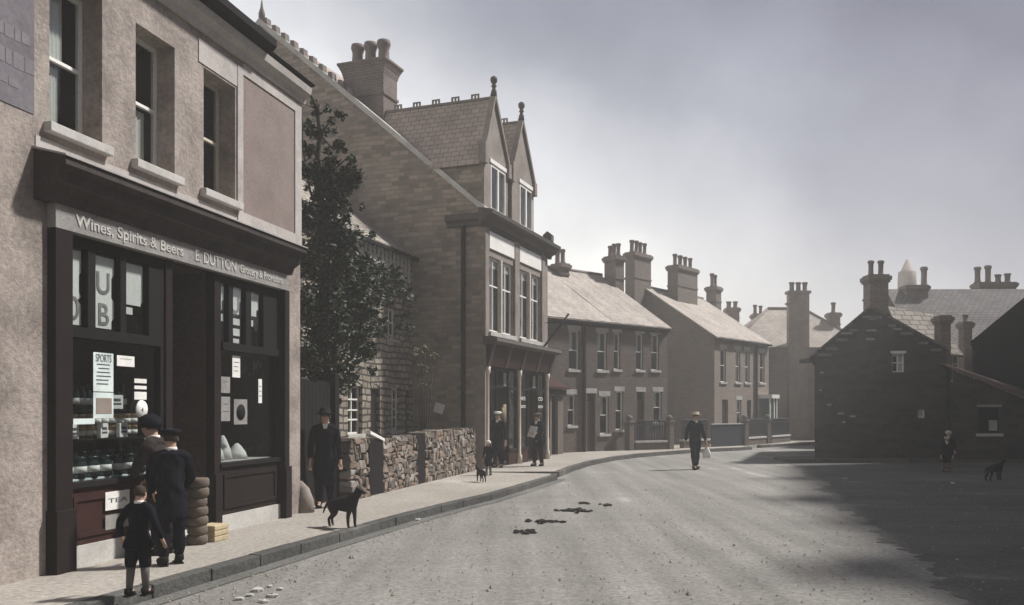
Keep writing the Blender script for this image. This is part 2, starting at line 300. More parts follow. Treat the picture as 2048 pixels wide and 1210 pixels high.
def sash(root,o,reveal=.12,fm='white',sill='stone_sill',fw=.05,cols=1,mid=True,curtain=None,lintel=None,rows=None,lab=None,sillp=.06,blind=0):
    a,b,c,d=o[:4]; y=reveal-.05
    f=MB(); f.box(a,y,b,a+fw,y+.05,d); f.box(c-fw,y,b,c,y+.05,d); f.box(a+fw,y,d-fw,c-fw,y+.05,d); f.box(a+fw,y,b,c-fw,y+.05,b+fw)
    if mid: f.box(a+fw,y-.01,(b+d)/2-fw*.4,c-fw,y+.04,(b+d)/2+fw*.4)
    for z in (rows or []): f.box(a+fw,y-.005,z-.02,c-fw,y+.045,z+.02)
    for k in range(1,cols):
        u=a+(c-a)*k/cols; f.box(u-.018,y+.002,b+fw,u+.018,y+.042,d-fw)
    W=f.build('window',fm,root)
    if lab: W['label']=lab
    p=MB(); p.box(a+fw,y+.018,b+fw,c-fw,y+.024,d-fw); p.build('pane','glass',W)
    if sill: s=MB(); s.box(a-.08,-sillp,b-.1,c+.08,reveal-.055,b-.003); s.build('sill',sill,W,bevel=.008)
    if lintel: s=MB(); s.box(a-.08,-.012,d+.003,c+.08,.05,d+.2); s.build('lintel',lintel,W)
    if curtain:
        for (q0,q1,zz0,zz1) in curtain:
            s=MB(); n=10; x0=a+(c-a)*q0; x1=a+(c-a)*q1
            rows_=[[(x0+(x1-x0)*k/n,y+.075+.012*math.sin(k*2.3),z) for k in range(n+1)] for z in (b+(d-b)*zz0,b+(d-b)*zz1)]
            s.grid(rows_,closed=False,caps=False); s.build('curtain','blind',W,recalc=False)
    if blind: s=MB(); s.box(a+fw,y+.05,d-blind,c-fw,y+.055,d-fw*.5); s.build('blind','blind',W)
    return W
def pot_prof(h,r): return [(r*.95,0),(r*.95,h*.06),(r*.72,h*.12),(r*.66,h*.5),(r*.7,h*.8),(r*.9,h*.84),(r*.9,h*.93),(r*.8,h),(r*.55,h),(r*.5,h*.6)]
def chimney(root,F,pxa,pxb,ytop,ybase,Y,ypot,n,dep=.6,mt='brick_stack',potx=None,rows=1,pr=.13,dirY=False,band=True,pm='pot'):
    pxc=(pxa+pxb)/2; a=(pxc-1024)/FPX; tgt=(pxb-pxa)/FPX*Y-.08
    k1=abs(F.d[0]-a*F.d[1]); k2=abs(F.d[1]+a*F.d[0])
    if dirY: L,D=dep,(tgt-dep*k1)/k2
    else: L,D=(tgt-dep*k2)/k1,dep
    if min(L,D)<.35: L=max(L,.35); D=max(D,.35)
    X=P(pxc,Y)[0]; l=F.w2l(X,Y); z0=Z(ybase,Y)-.6; z1=Z(ytop,Y)
    s=MB(); s.box(-L/2,-D/2,z0,L/2,D/2,z1-.28)
    s.box(-L/2-.05,-D/2-.05,z1-.28,L/2+.05,D/2+.05,z1-.2); s.box(-L/2-.09,-D/2-.09,z1-.2,L/2+.09,D/2+.09,z1-.06); s.box(-L/2-.03,-D/2-.03,z1-.06,L/2+.03,D/2+.03,z1)
    if band: zb=z0+(z1-z0)*.55; s.box(-L/2-.03,-D/2-.03,zb,L/2+.03,D/2+.03,zb+.07)
    c=s.build('chimney',mt,root,(l[0],l[1],0))
    ph=Z(ypot,Y)-z1
    for k in range(n):
        t=(k+.5)/n-.5; q=MB(); h=ph*rnd.uniform(.88,1.04)
        q.lathe((0,0,0),pot_prof(h,pr*rnd.uniform(.92,1.08)),12)
        o=q.build('chimney_pot',pm,c)
        o.location=((0,t*(D+.05),z1-.01) if dirY or D>L else (t*(L+.05),0,z1-.01)); o.rotation_euler=(rnd.uniform(-.03,.03),rnd.uniform(-.03,.03),0)
    return c
def text(s,size,m,parent,loc,width=None,name='lettering',ext=.004,rot=(R(90),0,0),bold=0):
    cu=bpy.data.curves.new('t','FONT'); cu.body=s; cu.size=size; cu.extrude=ext; cu.offset=bold; cu.align_x='CENTER'; cu.align_y='CENTER'
    o=bpy.data.objects.new('t',cu); COL.objects.link(o); dg=bpy.context.evaluated_depsgraph_get(); dg.update()
    me=bpy.data.meshes.new_from_object(o.evaluated_get(dg)); bpy.data.objects.remove(o)
    me.materials.clear(); me.materials.append(M[m]); t=bpy.data.objects.new(name,me); COL.objects.link(t); t.parent=parent; t.location=loc; t.rotation_euler=rot
    if width:
        xs=[v.co.x for v in me.vertices]; k=width/(max(xs)-min(xs)); t.scale=(k,1,1)
    return t
def house(F,name,label,L,rd,ze,zr,ops,wm,rm,em=None,u0=0,ra=0,rb=0,reveal=.12,group=None,base=0):
    root=F.root(name,label,'house',group)
    mb=MB(); wall_open(mb,u0,L,base,ze,ops,reveal)
    for u in (u0,L): mb.face([(u,0,base),(u,2*rd,base),(u,2*rd,ze),(u,rd,zr),(u,0,ze)],2)
    mb.face([(u0,2*rd,base),(L,2*rd,base),(L,2*rd,ze),(u0,2*rd,ze)],2)
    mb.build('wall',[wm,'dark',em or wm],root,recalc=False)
    s=(zr-ze)/rd; o=.16; t=.07; r=MB()
    n_=14; jj=[[rnd.uniform(-.012,.028) for _ in range(3)] for _ in range(n_+1)]
    r.grid([[(u0-ra+(L+rb-u0+ra)*i/n_,y_,z_+(jj[i][q_] if q_<9 else 0)) for (y_,z_,q_) in ((-o,ze-o*s+.005,9),(-o,ze-o*s+t+.01,0),(rd*.5,(ze+zr)/2+t,1),(rd,zr+t,2),(2*rd+o,ze-o*s+t,9),(2*rd+o,ze-o*s+.005,9),(rd,zr+.005,9))] for i in range(n_+1)],smooth=False)
    R_=r.build('roof',rm,root)
    q=MB(); q.tube([(u0-ra,rd,zr+t+.01),(L+rb,rd,zr+t+.01)],.09,8); q.build('ridge_tiles','pot',R_)
    g=MB(); g.box(u0,-o-.05,ze-o*s-.06,L,-o+.03,ze-o*s+.03); g.build('gutter','black_paint',root)
    return root

# ============================================================ GROUND
g=MB(); g.face([(-150,-40,-.02),(170,-40,-.02),(170,170,-.02),(-150,170,-.02)]); tag(g.build('ground','earth'),kind='structure')
g=MB()
rw=[(-8,-6),(12,-6),(12,14),(16,36),(26,48.5),(10,48.5),(10,38),(-2,26)]
g.face([(-9,-8,-.01),(30,-8,-.01),(30,60,-.01),(-1,60,-.01),(-4,14,-.01)])
tag(g.build('road','road'),kind='structure')
# yard earth darkened to deepen the cast shadow, ragged edge following its boundary
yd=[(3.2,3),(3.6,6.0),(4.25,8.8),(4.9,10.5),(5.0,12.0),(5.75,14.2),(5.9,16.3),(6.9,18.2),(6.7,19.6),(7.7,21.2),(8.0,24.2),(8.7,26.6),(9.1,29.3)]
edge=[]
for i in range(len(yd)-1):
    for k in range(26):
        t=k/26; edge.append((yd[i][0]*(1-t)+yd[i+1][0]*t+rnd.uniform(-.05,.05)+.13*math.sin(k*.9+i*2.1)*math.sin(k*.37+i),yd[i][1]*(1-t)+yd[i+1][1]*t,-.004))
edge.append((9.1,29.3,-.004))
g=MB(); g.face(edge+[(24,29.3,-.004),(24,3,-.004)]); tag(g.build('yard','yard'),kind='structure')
def slab(name,pts,z,m='paving',kerb=None,kw=.13):
    g=MB(); n=len(pts); g.face([(p[0],p[1],z) for p in pts])
    for i in range(n):
        a=pts[i]; b=pts[(i+1)%n]; g.face([(a[0],a[1],-.05),(b[0],b[1],-.05),(b[0],b[1],z),(a[0],a[1],z)])
    o=g.build(name,m,recalc=False); tag(o,kind='structure')
    if kerb:
        # kerb stones along the given edge
        K=MB(); d=0
        for i in range(len(kerb)-1):
            a=Vector((*kerb[i],0)); b=Vector((*kerb[i+1],0)); L=(b-a).length; t=(b-a).normalized(); nn=Vector((t.y,-t.x,0)); m_=max(1,round(L/.9))
            for k in range(m_):
                p=a+t*(L*k/m_+.006); q=a+t*(L*(k+1)/m_-.006); zz=z+.006+rnd.uniform(0,.008)
                o1=nn*(.035+rnd.uniform(-.008,.008)); o2=-nn*kw
                c=[p+o1,q+o1,q+o2,p+o2]
                b0=[(v.x,v.y,-.05) for v in c]; b1=[(v.x,v.y,zz) for v in c]
                bi=len(K.v); K.v+=b0+b1
                for qd in ((0,1,5,4),(1,2,6,5),(2,3,7,6),(3,0,4,7),(4,5,6,7)): K.f.append(tuple(bi+x for x in qd)); K.m.append(0); K.sm.append(False)
        tag(K.build('kerb','kerbstone',bevel=.015),kind='structure')
    return o
kA=[(-7.6,-6),(-5.85,0),(-4.3,5.0),(-3.36,8.24),(-2.6,10.8),(-2.03,12.68),(-1.55,14.2),(-.9,16.0),(-.43,17.2),(.2,19.2),(.85,21.4),(1.1,22.2),(1.12,22.7)]
fr=[F1.l2w(19.95,0),F1.l2w(9.3,0),F1.l2w(-12,0)]
slab('pavement',kA+[(-.6,23.2),(-.86,24.4)]+[F1.l2w(19.0,.5),F1.l2w(-12,.5)],.12,kerb=kA)
g=MB()
for i in range(len(kA)-1):
    (x0,y0),(x1,y1)=kA[i],kA[i+1]; g.face([(x0-.05,y0,-.002),(x0+.24,y0-.06,-.002),(x1+.24,y1-.06,-.002),(x1-.05,y1,-.002)])
tag(g.build('gutter_channel','gutterdirt'),kind='structure')
kB=[(1.2,23.2),(1.7,25.4),(2.5,28.2),(3.57,30.9),(4.5,32.6),(5.4,33.9),(6.6,35.4),(7.9,36.9),(10.1,38.7),(10.6,39.3),(10.6,40.2)]
slab('pavement',[(-.62,23.25)]+kB+[(13.8,44.5),(16,49),(9.7,44),(1.0,36),(-1,33),(-.95,24.6)],.125,kerb=[(-.62,23.25)]+kB)
kC=[(11.5,41.2),(12.6,42.3),(15.5,44.8),(20,46.5),(24,48)]
slab('pavement',kC+[(24,49.2),(11.9,49.2),(11.2,42.4)],.12,kerb=kC)
kD=[(9.25,45),(9.2,31.5),(9.2,29.9),(9.4,29.55),(17,29.55),(20,29.6)]
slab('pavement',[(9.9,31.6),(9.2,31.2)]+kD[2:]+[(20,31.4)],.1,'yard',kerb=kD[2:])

# ============================================================ CORNER SHOP (left)
root=F1.root('grocery_shop','rendered two storey corner grocery with dark timber shopfront and three tall sash windows above','shop')
ups=[(3.93,4.6,4.7,6.17),(5.26,4.6,6.0,6.17),(6.62,4.6,7.38,6.17)]
shopo=(3.95,.12,8.72,3.56)
LW=9.3
mb=MB(); wall_open(mb,-2.5,LW,0,6.65,ups,.3,room=.6)
# cut the shopfront opening: rebuild with it
mb=MB(); wall_open(mb,-2.5,LW,0,4.4,[shopo],.06,room=0); wall_open(mb,-2.5,LW,4.4,6.65,ups,.3,room=.7)
for u in (-2.5,LW): mb.face([(u,0,0),(u,7,0),(u,7,6.65),(u,3.5,8.7),(u,0,6.65)])
mb.face([(-2.5,7,0),(LW,7,0),(LW,7,6.65),(-2.5,7,6.65)])
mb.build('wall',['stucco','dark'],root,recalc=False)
r=MB(); r.prism([(-.1,6.9),(-.1,6.96),(3.5,8.95),(7.1,6.96),(7.1,6.9),(3.5,8.88)],-2.6,LW+.05); r.build('roof','slate_dark',root)
r=MB(); r.prism([(.05,6.6),(-.06,6.6),(-.08,6.68),(-.16,6.74),(-.18,6.84),(-.02,6.88),(.05,6.88)],-2.5,LW+.06); r.build('eaves_moulding','stucco_pale',root)
r=MB(); r.prism([(-.12,6.87),(-.26,6.87),(-.32,6.92),(-.32,7.02),(-.12,7.02)],-2.5,7.95); r.build('gutter','black_paint',root)
r=MB(); r.prism([(-.12,6.87),(-.2,6.87),(-.22,6.9),(-.12,6.92)],7.96,LW+.08); r.build('gutter','black_paint',root)
for i,o in enumerate(ups):
    cur=[[(.42,.62,.04,.47),(.42,.7,.53,1)],[(.45,.78,.04,.47)],[(.42,.56,.42,.85)]][i]
    sash(root,o,.3,'white' if i<2 else 'cream','stone_sill',.045,curtain=cur,sillp=.09)
# pale frame round the sunk panel, panel and sign
b=MB(); b.box(7.42,-.02,4.42,7.56,.0,6.5); b.box(9.1,-.02,4.3,LW+.012,.0,6.58); b.box(7.56,-.02,6.42,9.1,0,6.58); b.box(7.42,-.024,4.2,LW+.012,0,4.5); b.build('plaster_border','stucco_pale',root)
b=MB(); b.box(7.56,-.004,4.5,9.1,.0,6.42); b.build('brown_panel','render_brown',root)
b=MB(); b.box(3.74,-.01,4.2,7.41,.0,4.43); b.build('plaster_band','stucco_pale',root)
b=MB(); b.box(6.5,-.012,6.2,7.42,.0,6.5); b.build('plaster_patch','stucco_pale',root)
b=MB(); b.box(1.2,-.008,4.62,3.72,0,6.6); sg=b.build('painted_sign','sign_plum',root); sg['label']='faded plum painted wall sign'
for z0,z1,x0,x1 in ((5.25,5.36,2.3,3.6),(4.99,5.13,2.2,3.66),(4.8,4.88,2.3,3.5)):
    x=x0; b=MB()
    while x<x1:
        w_=rnd.uniform(.06,.13); b.box(x,-.011,z0+rnd.uniform(-.01,.01),x+w_,-.008,z1); x+=w_+.02
    b.build('faded_lettering','sign_faint',sg)
# shop cornice, fascia
b=MB(); b.prism([(.0,4.29),(-.36,4.2),(-.37,4.12),(-.30,4.08),(-.26,3.96),(-.17,3.9),(-.13,3.8),(.0,3.8)],3.72,8.78); co=b.build('shop_cornice','cornice_paint',root)
b=MB(); b.prism([(.0,4.315),(-.385,4.215),(-.385,4.198),(.0,4.293)],3.7,8.8); b.build('lead_flashing','slab_lead',co)
b=MB(); b.box(3.9,-.1,3.56,8.66,.06,3.8); fa=b.build('fascia_board','fascia',root)
text('Wines, Spirits & Beers',.17,'gilt',fa,(5.1,-.105,3.68),1.85,bold=.002)
text('E. DUTTON',.2,'gilt',fa,(6.75,-.105,3.68),.95,bold=.002)
text('Grocery & Provisions',.15,'gilt',fa,(7.93,-.105,3.68),1.2,bold=.002)
def part(name,m,boxes,parent=root,bevel=.006):
    b=MB()
    for q in boxes: b.box(*q)
    return b.build(name,m,parent,bevel=bevel)
part('pilaster','brown_paint',[(3.9,-.1,.12,4.14,.06,3.56),(3.88,-.13,.12,4.16,.055,.75)])
part('pilaster','brown_paint',[(8.62,-.1,.12,8.76,.06,3.56),(8.6,-.13,.12,8.78,.055,.9)])
for u in (5.8,6.84):
    part('door_post','brown_paint',[(u,-.02,.12,u+.13,.12,3.56),(u-.015,-.05,.12,u+.145,.1,.9)])
# window frames
def shopwin(a,c,lights,zs,z1,ri):
    f=MB(); f.box(a-.06,0,zs,a,.1,3.56); f.box(c,0,zs,c+.06,.1,3.56); f.box(a,0,3.45,c,.1,3.56); f.box(a,-.03,z1,c,.1,z1+.11); f.box(a-.06,-.04,zs-.06,c+.06,.12,zs)
    prev=a
    for (l0,l1) in lights:
        if l0-prev>.01: f.box(prev,0,z1+.11,l0,.08,3.45)
        prev=l1
    f.box(prev,0,z1+.11,c,.08,3.45)
    W=f.build('shop_window','black_paint',root,bevel=.004)
    p=MB(); p.box(a,.04,zs,c,.047,z1); p.build('pane','glass',W)
    for (l0,l1) in lights: p=MB(); p.box(l0,.04,z1+.11,l1,.047,3.45); p.build('pane','glass',W)
    # stall riser below
    f=MB(); f.box(a-.06,.0,.34,c+.06,.1,zs-.06); f.box(a+.05,-.02,.42,c-.05,0,.47); f.box(a+.05,-.02,zs-.2,c-.05,0,zs-.15); f.box(a+.05,-.02,.47,a+.1,0,zs-.2); f.box(c-.1,-.02,.47,c-.05,0,zs-.2); f.build('stall_riser',ri,root)
    f=MB(); f.box(a-.06,-.03,.12,c+.06,.12,.34); f.build('plinth','stone_sill',root)
    return W
W1=shopwin(4.2,5.72,[(4.22,4.48),(4.6,5.0),(5.1,5.5)],1.0,2.5,'red_paint')
W2=shopwin(7.03,8.56,[(7.04,7.22),(7.33,7.66),(7.81,8.15)],1.04,2.55,'brown_paint')
# interiors
b=MB()
for (a,c) in ((4.14,5.8),(6.97,8.62)):
    for q in ([(a,.1,.95),(a,1.0,.95),(a,1.0,3.55),(a,.1,3.55)],[(c,.1,.95),(c,.1,3.55),(c,1.0,3.55),(c,1.0,.95)],[(a,1.0,.95),(c,1.0,.95),(c,1.0,3.55),(a,1.0,3.55)],[(a,.1,3.55),(c,.1,3.55),(c,1.0,3.55),(a,1.0,3.55)],[(a,.1,.96),(c,.1,.96),(c,1.0,.96),(a,1.0,.96)]): b.face(q)
b.box(5.93,1.5,.12,6.84,1.55,3.56); b.face([(5.93,.1,3.55),(6.84,.1,3.55),(6.84,1.5,3.55),(5.93,1.5,3.55)])
b.face([(5.93,.1,.12),(5.93,1.5,.12),(5.93,1.5,3.55),(5.93,.1,3.55)]); b.face([(6.84,.1,.12),(6.84,1.5,.12),(6.84,1.5,3.55),(6.84,.1,3.55)])
b.build('shop_interior','roomwall',root,recalc=False)
part('doorstep','stone_sill',[(5.94,-.02,.12,6.83,1.45,.2)])
d=part('door','black_paint',[(6.0,1.2,.2,6.78,1.25,1.1),(6.0,1.2,1.1,6.08,1.25,2.4),(6.7,1.2,1.1,6.78,1.25,2.4),(6.08,1.2,2.3,6.7,1.25,2.4),(5.94,1.19,2.42,6.83,1.27,3.5)])
b=MB(); b.lathe((6.12,1.17,1.15),[(.02,0),(.035,.01),(.03,.03)],10,axis='y'); b.build('door_handle','tin',d)
b=MB(); b.box(6.08,1.22,1.1,6.7,1.226,2.3); b.build('pane','glass',d)
part('display_board','paper_teal',[(4.15,.1,.97,5.79,.95,1.02)]); part('display_board','stone_sill',[(6.98,.1,1.0,8.61,.9,1.05)])
# reflections in the upper lights, imitated by white shapes and letters
def reflectshape(l0,l1,z0,z1,notch):
    b=MB(); pts=[(l0,z0)]; n=18
    for k in range(n+1):
        z=z0+(z1-z0)*k/n; x=l1
        for (za,zb,dd) in notch:
            if za<=k/n<=zb: x=l1-dd*(l1-l0)
        pts.append((x,z))
    pts.append((l0,z1)); b.prism(pts,.07,.074,'y'); return b
for W,ls in ((W1,[(4.24,4.46,2.64,3.42,[(.4,.7,.14),(.3,.34,.25)]),(4.62,4.98,2.64,3.42,[(.0,.12,.12),(.4,.75,.12)]),(5.12,5.48,2.95,3.42,[(0,.1,.1)]),(5.12,5.3,2.84,2.92,[])]),
             (W2,[(7.05,7.21,3.1,3.42,[(0,.4,.35)]),(7.06,7.2,2.95,3.05,[]),(7.34,7.65,3.08,3.42,[(.0,.5,.18)]),(7.35,7.62,2.93,3.02,[]),(7.35,7.62,2.78,2.88,[]),(7.35,7.6,2.68,2.74,[]),(7.82,8.13,3.1,3.42,[(0,.3,.2)]),(7.84,7.98,2.95,3.04,[])])):
    for l in ls: reflectshape(*l).build('blind','white',W)  # these blinds are white panels standing in for reflected light
for W,u,z,s in ((W1,4.35,2.8,'0'),(W1,4.8,3.12,'U'),(W1,4.8,2.78,'B'),(W2,7.49,3.2,'U')):
    text(s,.34,'fascia',W,(u,.066,z),bold=.003,ext=.003)
# posters and signs on the glass (thin printed cards)
def card(parent,u0,z0,u1,z1,m='paper_teal',lines=0,y=.03,txt=None,name='poster'):
    b=MB(); b.box(u0,y,z0,u1,y+.004,z1); c=b.build(name,m,parent); h=z1-z0; w_=u1-u0
    if lines:
        L=MB()
        for k in range(lines):
            zz=z1-h*(.3+.6*k/lines); L.box(u0+w_*rnd.uniform(.12,.25),y-.002,zz-h*.018,u1-w_*rnd.uniform(.12,.28),y,zz+h*.012)
        L.build('print','ink',c)
    if txt: text(txt,min(.12,h*.35),'ink',c,((u0+u1)/2,y-.002,z1-h*.15 if lines else (z0+z1)/2),w_*.78,ext=.001)
    return c
card(W1,4.6,1.95,4.92,2.37,lines=6,txt='SPORTS')
c=card(W1,4.6,1.66,4.92,1.94,lines=0,m='paper_teal'); b=MB(); b.box(4.64,.027,1.71,4.89,.0305,1.88); b.build('print','red_ink',c)
card(W1,4.98,2.24,5.28,2.36,m='white',lines=1)
card(W1,5.28,2.06,5.5,2.11,m='white'); card(W1,5.28,1.99,5.5,2.03,m='white'); card(W1,5.28,1.87,5.5,1.96,m='white')
b=MB(); b.lathe((5.38,.0,1.76),[(.0,.0),(.10,.0),(.105,.012),(.0,.014)],24,axis='y'); c=b.build('round_plate','white',W1); text('4',.08,'ink',c,(5.38,-.003,1.75),ext=.001)
card(W1,4.3,1.6,4.62,1.66,m='paper_teal')
card(W2,7.36,2.2,7.56,2.5,m='white',lines=3); card(W2,8.06,1.85,8.16,2.2,m='white',lines=3); card(W2,7.08,1.98,7.3,2.2,m='fascia',lines=1); card(W2,7.08,1.6,7.3,1.93,m='fascia',lines=2)
c=card(W2,7.4,1.55,7.75,1.9,m='fascia'); b=MB(); b.lathe((7.575,.022,1.72),[(.0,0),(.11,0),(.11,.006)],20,axis='y'); b.build('print','black_paint',c)
card(root,4.72,.66,5.12,.86,m='white',txt='TEA',y=-.026,name='enamel_sign'); card(root,4.72,.45,5.12,.61,m='fascia',lines=0,y=-.026,name='enamel_sign')
# boot scraper-like guard stone at corner
b=MB(); b.rings([(0,0,.1,.16,.2),(0,0,.3,.15,.19),(-.02,.02,.5,.11,.14),(-.04,.04,.62,.04,.05)],12); gs=b.build('guard_stone','shop_stone',None); gs.location=(*F1.l2w(9.42,.02),0); gs.rotation_euler=(0,0,F1.a); tag(gs,'rounded stone guard block at the foot of the grocery corner','guard stone')

# goods in the windows: things of their own
def place(o,u,y,z,F=F1): X=F.l2w(u,y); o.location=(X[0],X[1],z); o.rotation_euler=(0,0,F.a+rnd.uniform(-.3,.3)); return o
b=MB(); b.lathe((0,0,0),[(.036,0),(.038,.02),(.038,.15),(.03,.185),(.013,.21),(.013,.26),(.016,.262),(.016,.28)],12); bot=b.build('bottle','bottle'); 
b=MB(); b.lathe((0,0,.05),[(.0387,0),(.0387,.07)],12); b.build('bottle_label','white',bot)
b=MB(); b.lathe((0,0,0),[(.05,0),(.05,.12),(.052,.122),(.052,.13),(.0,.131)],14); tin=b.build('tin','tin'); b=MB(); b.lathe((0,0,.03),[(.0508,0),(.0508,.05)],14); b.build('tin_label','white',tin)
b=MB(); b.box(-.08,-.05,0,.08,.05,.12); bx=b.build('packet','tin_blue',bevel=.004); b=MB(); b.box(-.05,-.053,.03,.05,-.05,.09); b.build('packet_label','white',bx)
b=MB(); b.box(-.78,0,0,.78,.22,.02); b.box(-.76,.05,-.37,-.72,.2,0); b.box(.72,.05,-.37,.76,.2,0); sh=b.build('display_shelf','brown_paint'); place(sh,4.96,.16,1.42); sh.rotation_euler=(0,0,F1.a); tag(sh,'low dark shelf carrying tins inside the left shop window','shelf')
b=MB(); b.box(-.78,0,0,.78,.22,.02); b.box(-.76,.05,-.29,-.72,.2,0); b.box(.72,.05,-.29,.76,.2,0); sh=b.build('display_shelf','brown_paint'); place(sh,4.96,.3,1.74); sh.rotation_euler=(0,0,F1.a); tag(sh,'upper dark shelf carrying bottles inside the left shop window','shelf')
ORD='first second third fourth fifth sixth seventh eighth ninth tenth eleventh twelfth thirteenth fourteenth'.split()
def many(o,spots,label,cat,group):
    for i,(u,y,z) in enumerate(spots):
        c=o if i==0 else copytree(o); place(c,u,y,z); tag(c,ORD[i]+' from the left, '+label,cat,group)
many(bot,[(4.32+.1*k,.24+.03*(k%2),1.022) for k in range(12)],'dark bottle in front row of left grocery window','bottle','bottles in the front row of the left shop window')
b2=copytree(bot); many(b2,[(4.28+.098*k,.38,1.762) for k in range(14)],'dark bottle on upper shelf of left grocery window','bottle','bottles on the upper shelf of the left shop window')
many(tin,[(4.3+.125*k,.25,1.442) for k in range(11)],'banded tin on low shelf of left grocery window','tin','tins on the low shelf of the left shop window')
many(bx,[(4.3+.21*k,.38,1.022) for k in range(7)],'packet behind bottles of left grocery window','packet','packets behind the bottles of the left shop window')
bx2=copytree(bx); many(bx2,[(7.15+.2*k,.5,1.052) for k in range(7)],'packet at back of right grocery window','packet','packets in the right shop window')
for u,y,r,h,l in ((7.3,.28,.15,.3,'near'),(7.62,.34,.14,.34,'middle'),(7.92,.3,.16,.22,'far')):
    b=MB(); b.rings([(0,0,0,r,r),(0,0,h*.4,r*.85,r*.8),(.01,0,h*.8,r*.4,r*.4),(.01,0,h,r*.12,r*.12)],12); o=b.build('cloth_mound','linen'); place(o,u,y,1.052); tag(o,{'near':'pale heaped cloth mound nearest the door post in the right shop window','middle':'tallest pale heaped mound in the middle of the right shop window','far':'low wide pale mound towards the far side of the right shop window'}[l],'goods heap')

b=MB(); b.box(-.1,-.02,0,.1,.02,.16); tk=b.build('show_card','white',bevel=.003); b=MB(); b.box(-.07,-.023,.05,.07,-.02,.07); b.box(-.06,-.023,.09,.06,-.02,.12); b.build('print','ink',tk)
many(tk,[(4.34,.16,1.022),(4.72,.2,1.022),(5.05,.15,1.022),(5.5,.2,1.022),(4.45,.17,1.442),(5.25,.17,1.442),(4.9,.15,1.442),(5.3,.3,1.762),(4.42,.3,1.762)],'pale show card among goods of left grocery window','show card','show cards in the left grocery window')
b=MB(); b.lathe((0,0,0),[(.06,0),(.075,.02),(.075,.16),(.05,.19),(.05,.2),(.062,.2),(.062,.23),(.0,.235)],14); jr=b.build('jar','bottle'); b=MB(); b.lathe((0,0,.06),[(.0757,0),(.0757,.07)],14); b.build('jar_label','white',jr)
many(jr,[(4.32+.2*k,.14,1.022) for k in range(7)],'squat dark jar at the glass of left grocery window','jar','jars at the glass of the left grocery window')
tn=copytree(tin); many(tn,[(4.3+.125*k,.25,1.575) for k in range(11)],'banded tin stacked on top of another in left grocery window','tin','upper tins stacked in the left grocery window')
# sacks and crate by the doorway
b=MB(); 
for k in range(7):
    z=k*.115; w_=rnd.uniform(.9,1.05); x_=rnd.uniform(-.012,.012); b.rings([(x_,0,z,.11*w_,.11),(x_,0,z+.03,.132*w_,.125),(x_,0,z+.09,.13*w_,.125),(x_,0,z+.115,.115*w_,.11)],14)
o=b.build('rolled_matting','sack'); X=F1.l2w(6.02,-.3); o.location=(X[0],X[1],.12); tag(o,'tall bulging bale of brown sacking beside the grocery doorway','bale')
b=MB(); b.box(-.15,-.12,0,.15,.12,.2); 
for z in (.0,.07,.14): b.box(-.158,-.128,z+.005,.158,.128,z+.055)
o=b.build('crate','wood_pale',bevel=.004); X=F1.l2w(6.35,-.3); o.location=(X[0],X[1],.12); o.rotation_euler=(0,0,F1.a); tag(o,'small pale slatted wooden crate on the pavement by the grocery doorway','crate')

# ============================================================ SIDE GATE, GARDEN WALL, COTTAGE
gr=F1.root('side_gate','tall dark boarded side gate between the grocery and the rubble wall','gate'); 
b=MB()
x=9.42
while x<11.0: b.box(x,.28,.15,x+.14,.31,2.25+rnd.uniform(-.02,.02)); x+=.147
b.build('board_panel','black_paint',gr); part('gate_post','black_paint',[(11.05,.2,0,11.22,.38,2.4)],gr); part('gate_post','black_paint',[(9.32,.2,0,9.41,.38,2.4)],gr); part('rail','black_paint',[(9.42,.31,.5,11.04,.36,.6),(9.42,.31,1.9,11.04,.36,2.0)],gr)
gw=F1.root('garden_wall','low wall of rough rubble stones in front of the stone cottage','wall')
g1=(F1.u(737),F1.u(764)); g2=(F1.u(832),F1.u(849)); wend=F1.u(948)
def rubble(u0,u1,h):
    c=MB(); c.box(u0,.06,0,u1,.36,h-.08); c.build('wall_core','rubble_core',gw)
    b=MB(); z=.1
    while z<h:
        hh=rnd.uniform(.07,.17); x=u0-.02
        if z+hh>h+.06: hh=h+.06-z
        if hh<.05: break
        while x<u1-.02:
            ww=min(rnd.uniform(.08,.27),u1-x+.03); top=z+hh>h-.1
            yc,ry=(.1,.13) if not top else (.2,.22); j=lambda k:rnd.uniform(-k,k); bi=len(b.v); dz=j(.03)
            for (sx,sy,sz) in ((-1,-1,-1),(1,-1,-1),(1,1,-1),(-1,1,-1),(-1,-1,1),(1,-1,1),(1,1,1),(-1,1,1)): b.v.append((x+ww/2+sx*ww*.47+j(.028),yc+sy*ry+j(.035),z+hh/2+dz+sz*hh*.48+j(.028)))
            for q in ((3,2,1,0),(4,5,6,7),(0,1,5,4),(1,2,6,5),(2,3,7,6),(3,0,4,7)): b.f.append(tuple(bi+k for k in q)); b.m.append(0); b.sm.append(False)
            x+=ww*.99
        z+=hh*.94
    return b.build('stones','rubble',gw,bevel=.022)
rubble(11.23,g1[0]-.02,1.2); rubble(g1[1]+.02,g2[0]-.02,1.18); rubble(g2[1]+.02,wend,1.2)
for (a,c),lab,wt in ((g1,'dark boarded garden gate with sloping white top rail in the rubble wall',True),(g2,'narrow dark boarded garden gate without a white rail in the rubble wall',False)):
    t=F1.root('garden_gate',lab,'gate'); b=MB(); x=a
    while x<c-.01: b.box(x,-.02,.14,min(x+.1,c),.02,1.18); x+=.105
    b.build('board_panel','black_paint',t); part('rail','black_paint',[(a,.02,.4,c,.05,.5),(a,.02,.9,c,.05,1.0)],t)
    if wt: b=MB(); b.prism([(a-.02,1.3),(c+.02,1.14),(c+.02,1.19),(a-.02,1.36)],-.05,.04,'y'); b.build('top_rail','white',t)
f3=lambda p:F3.u(p)
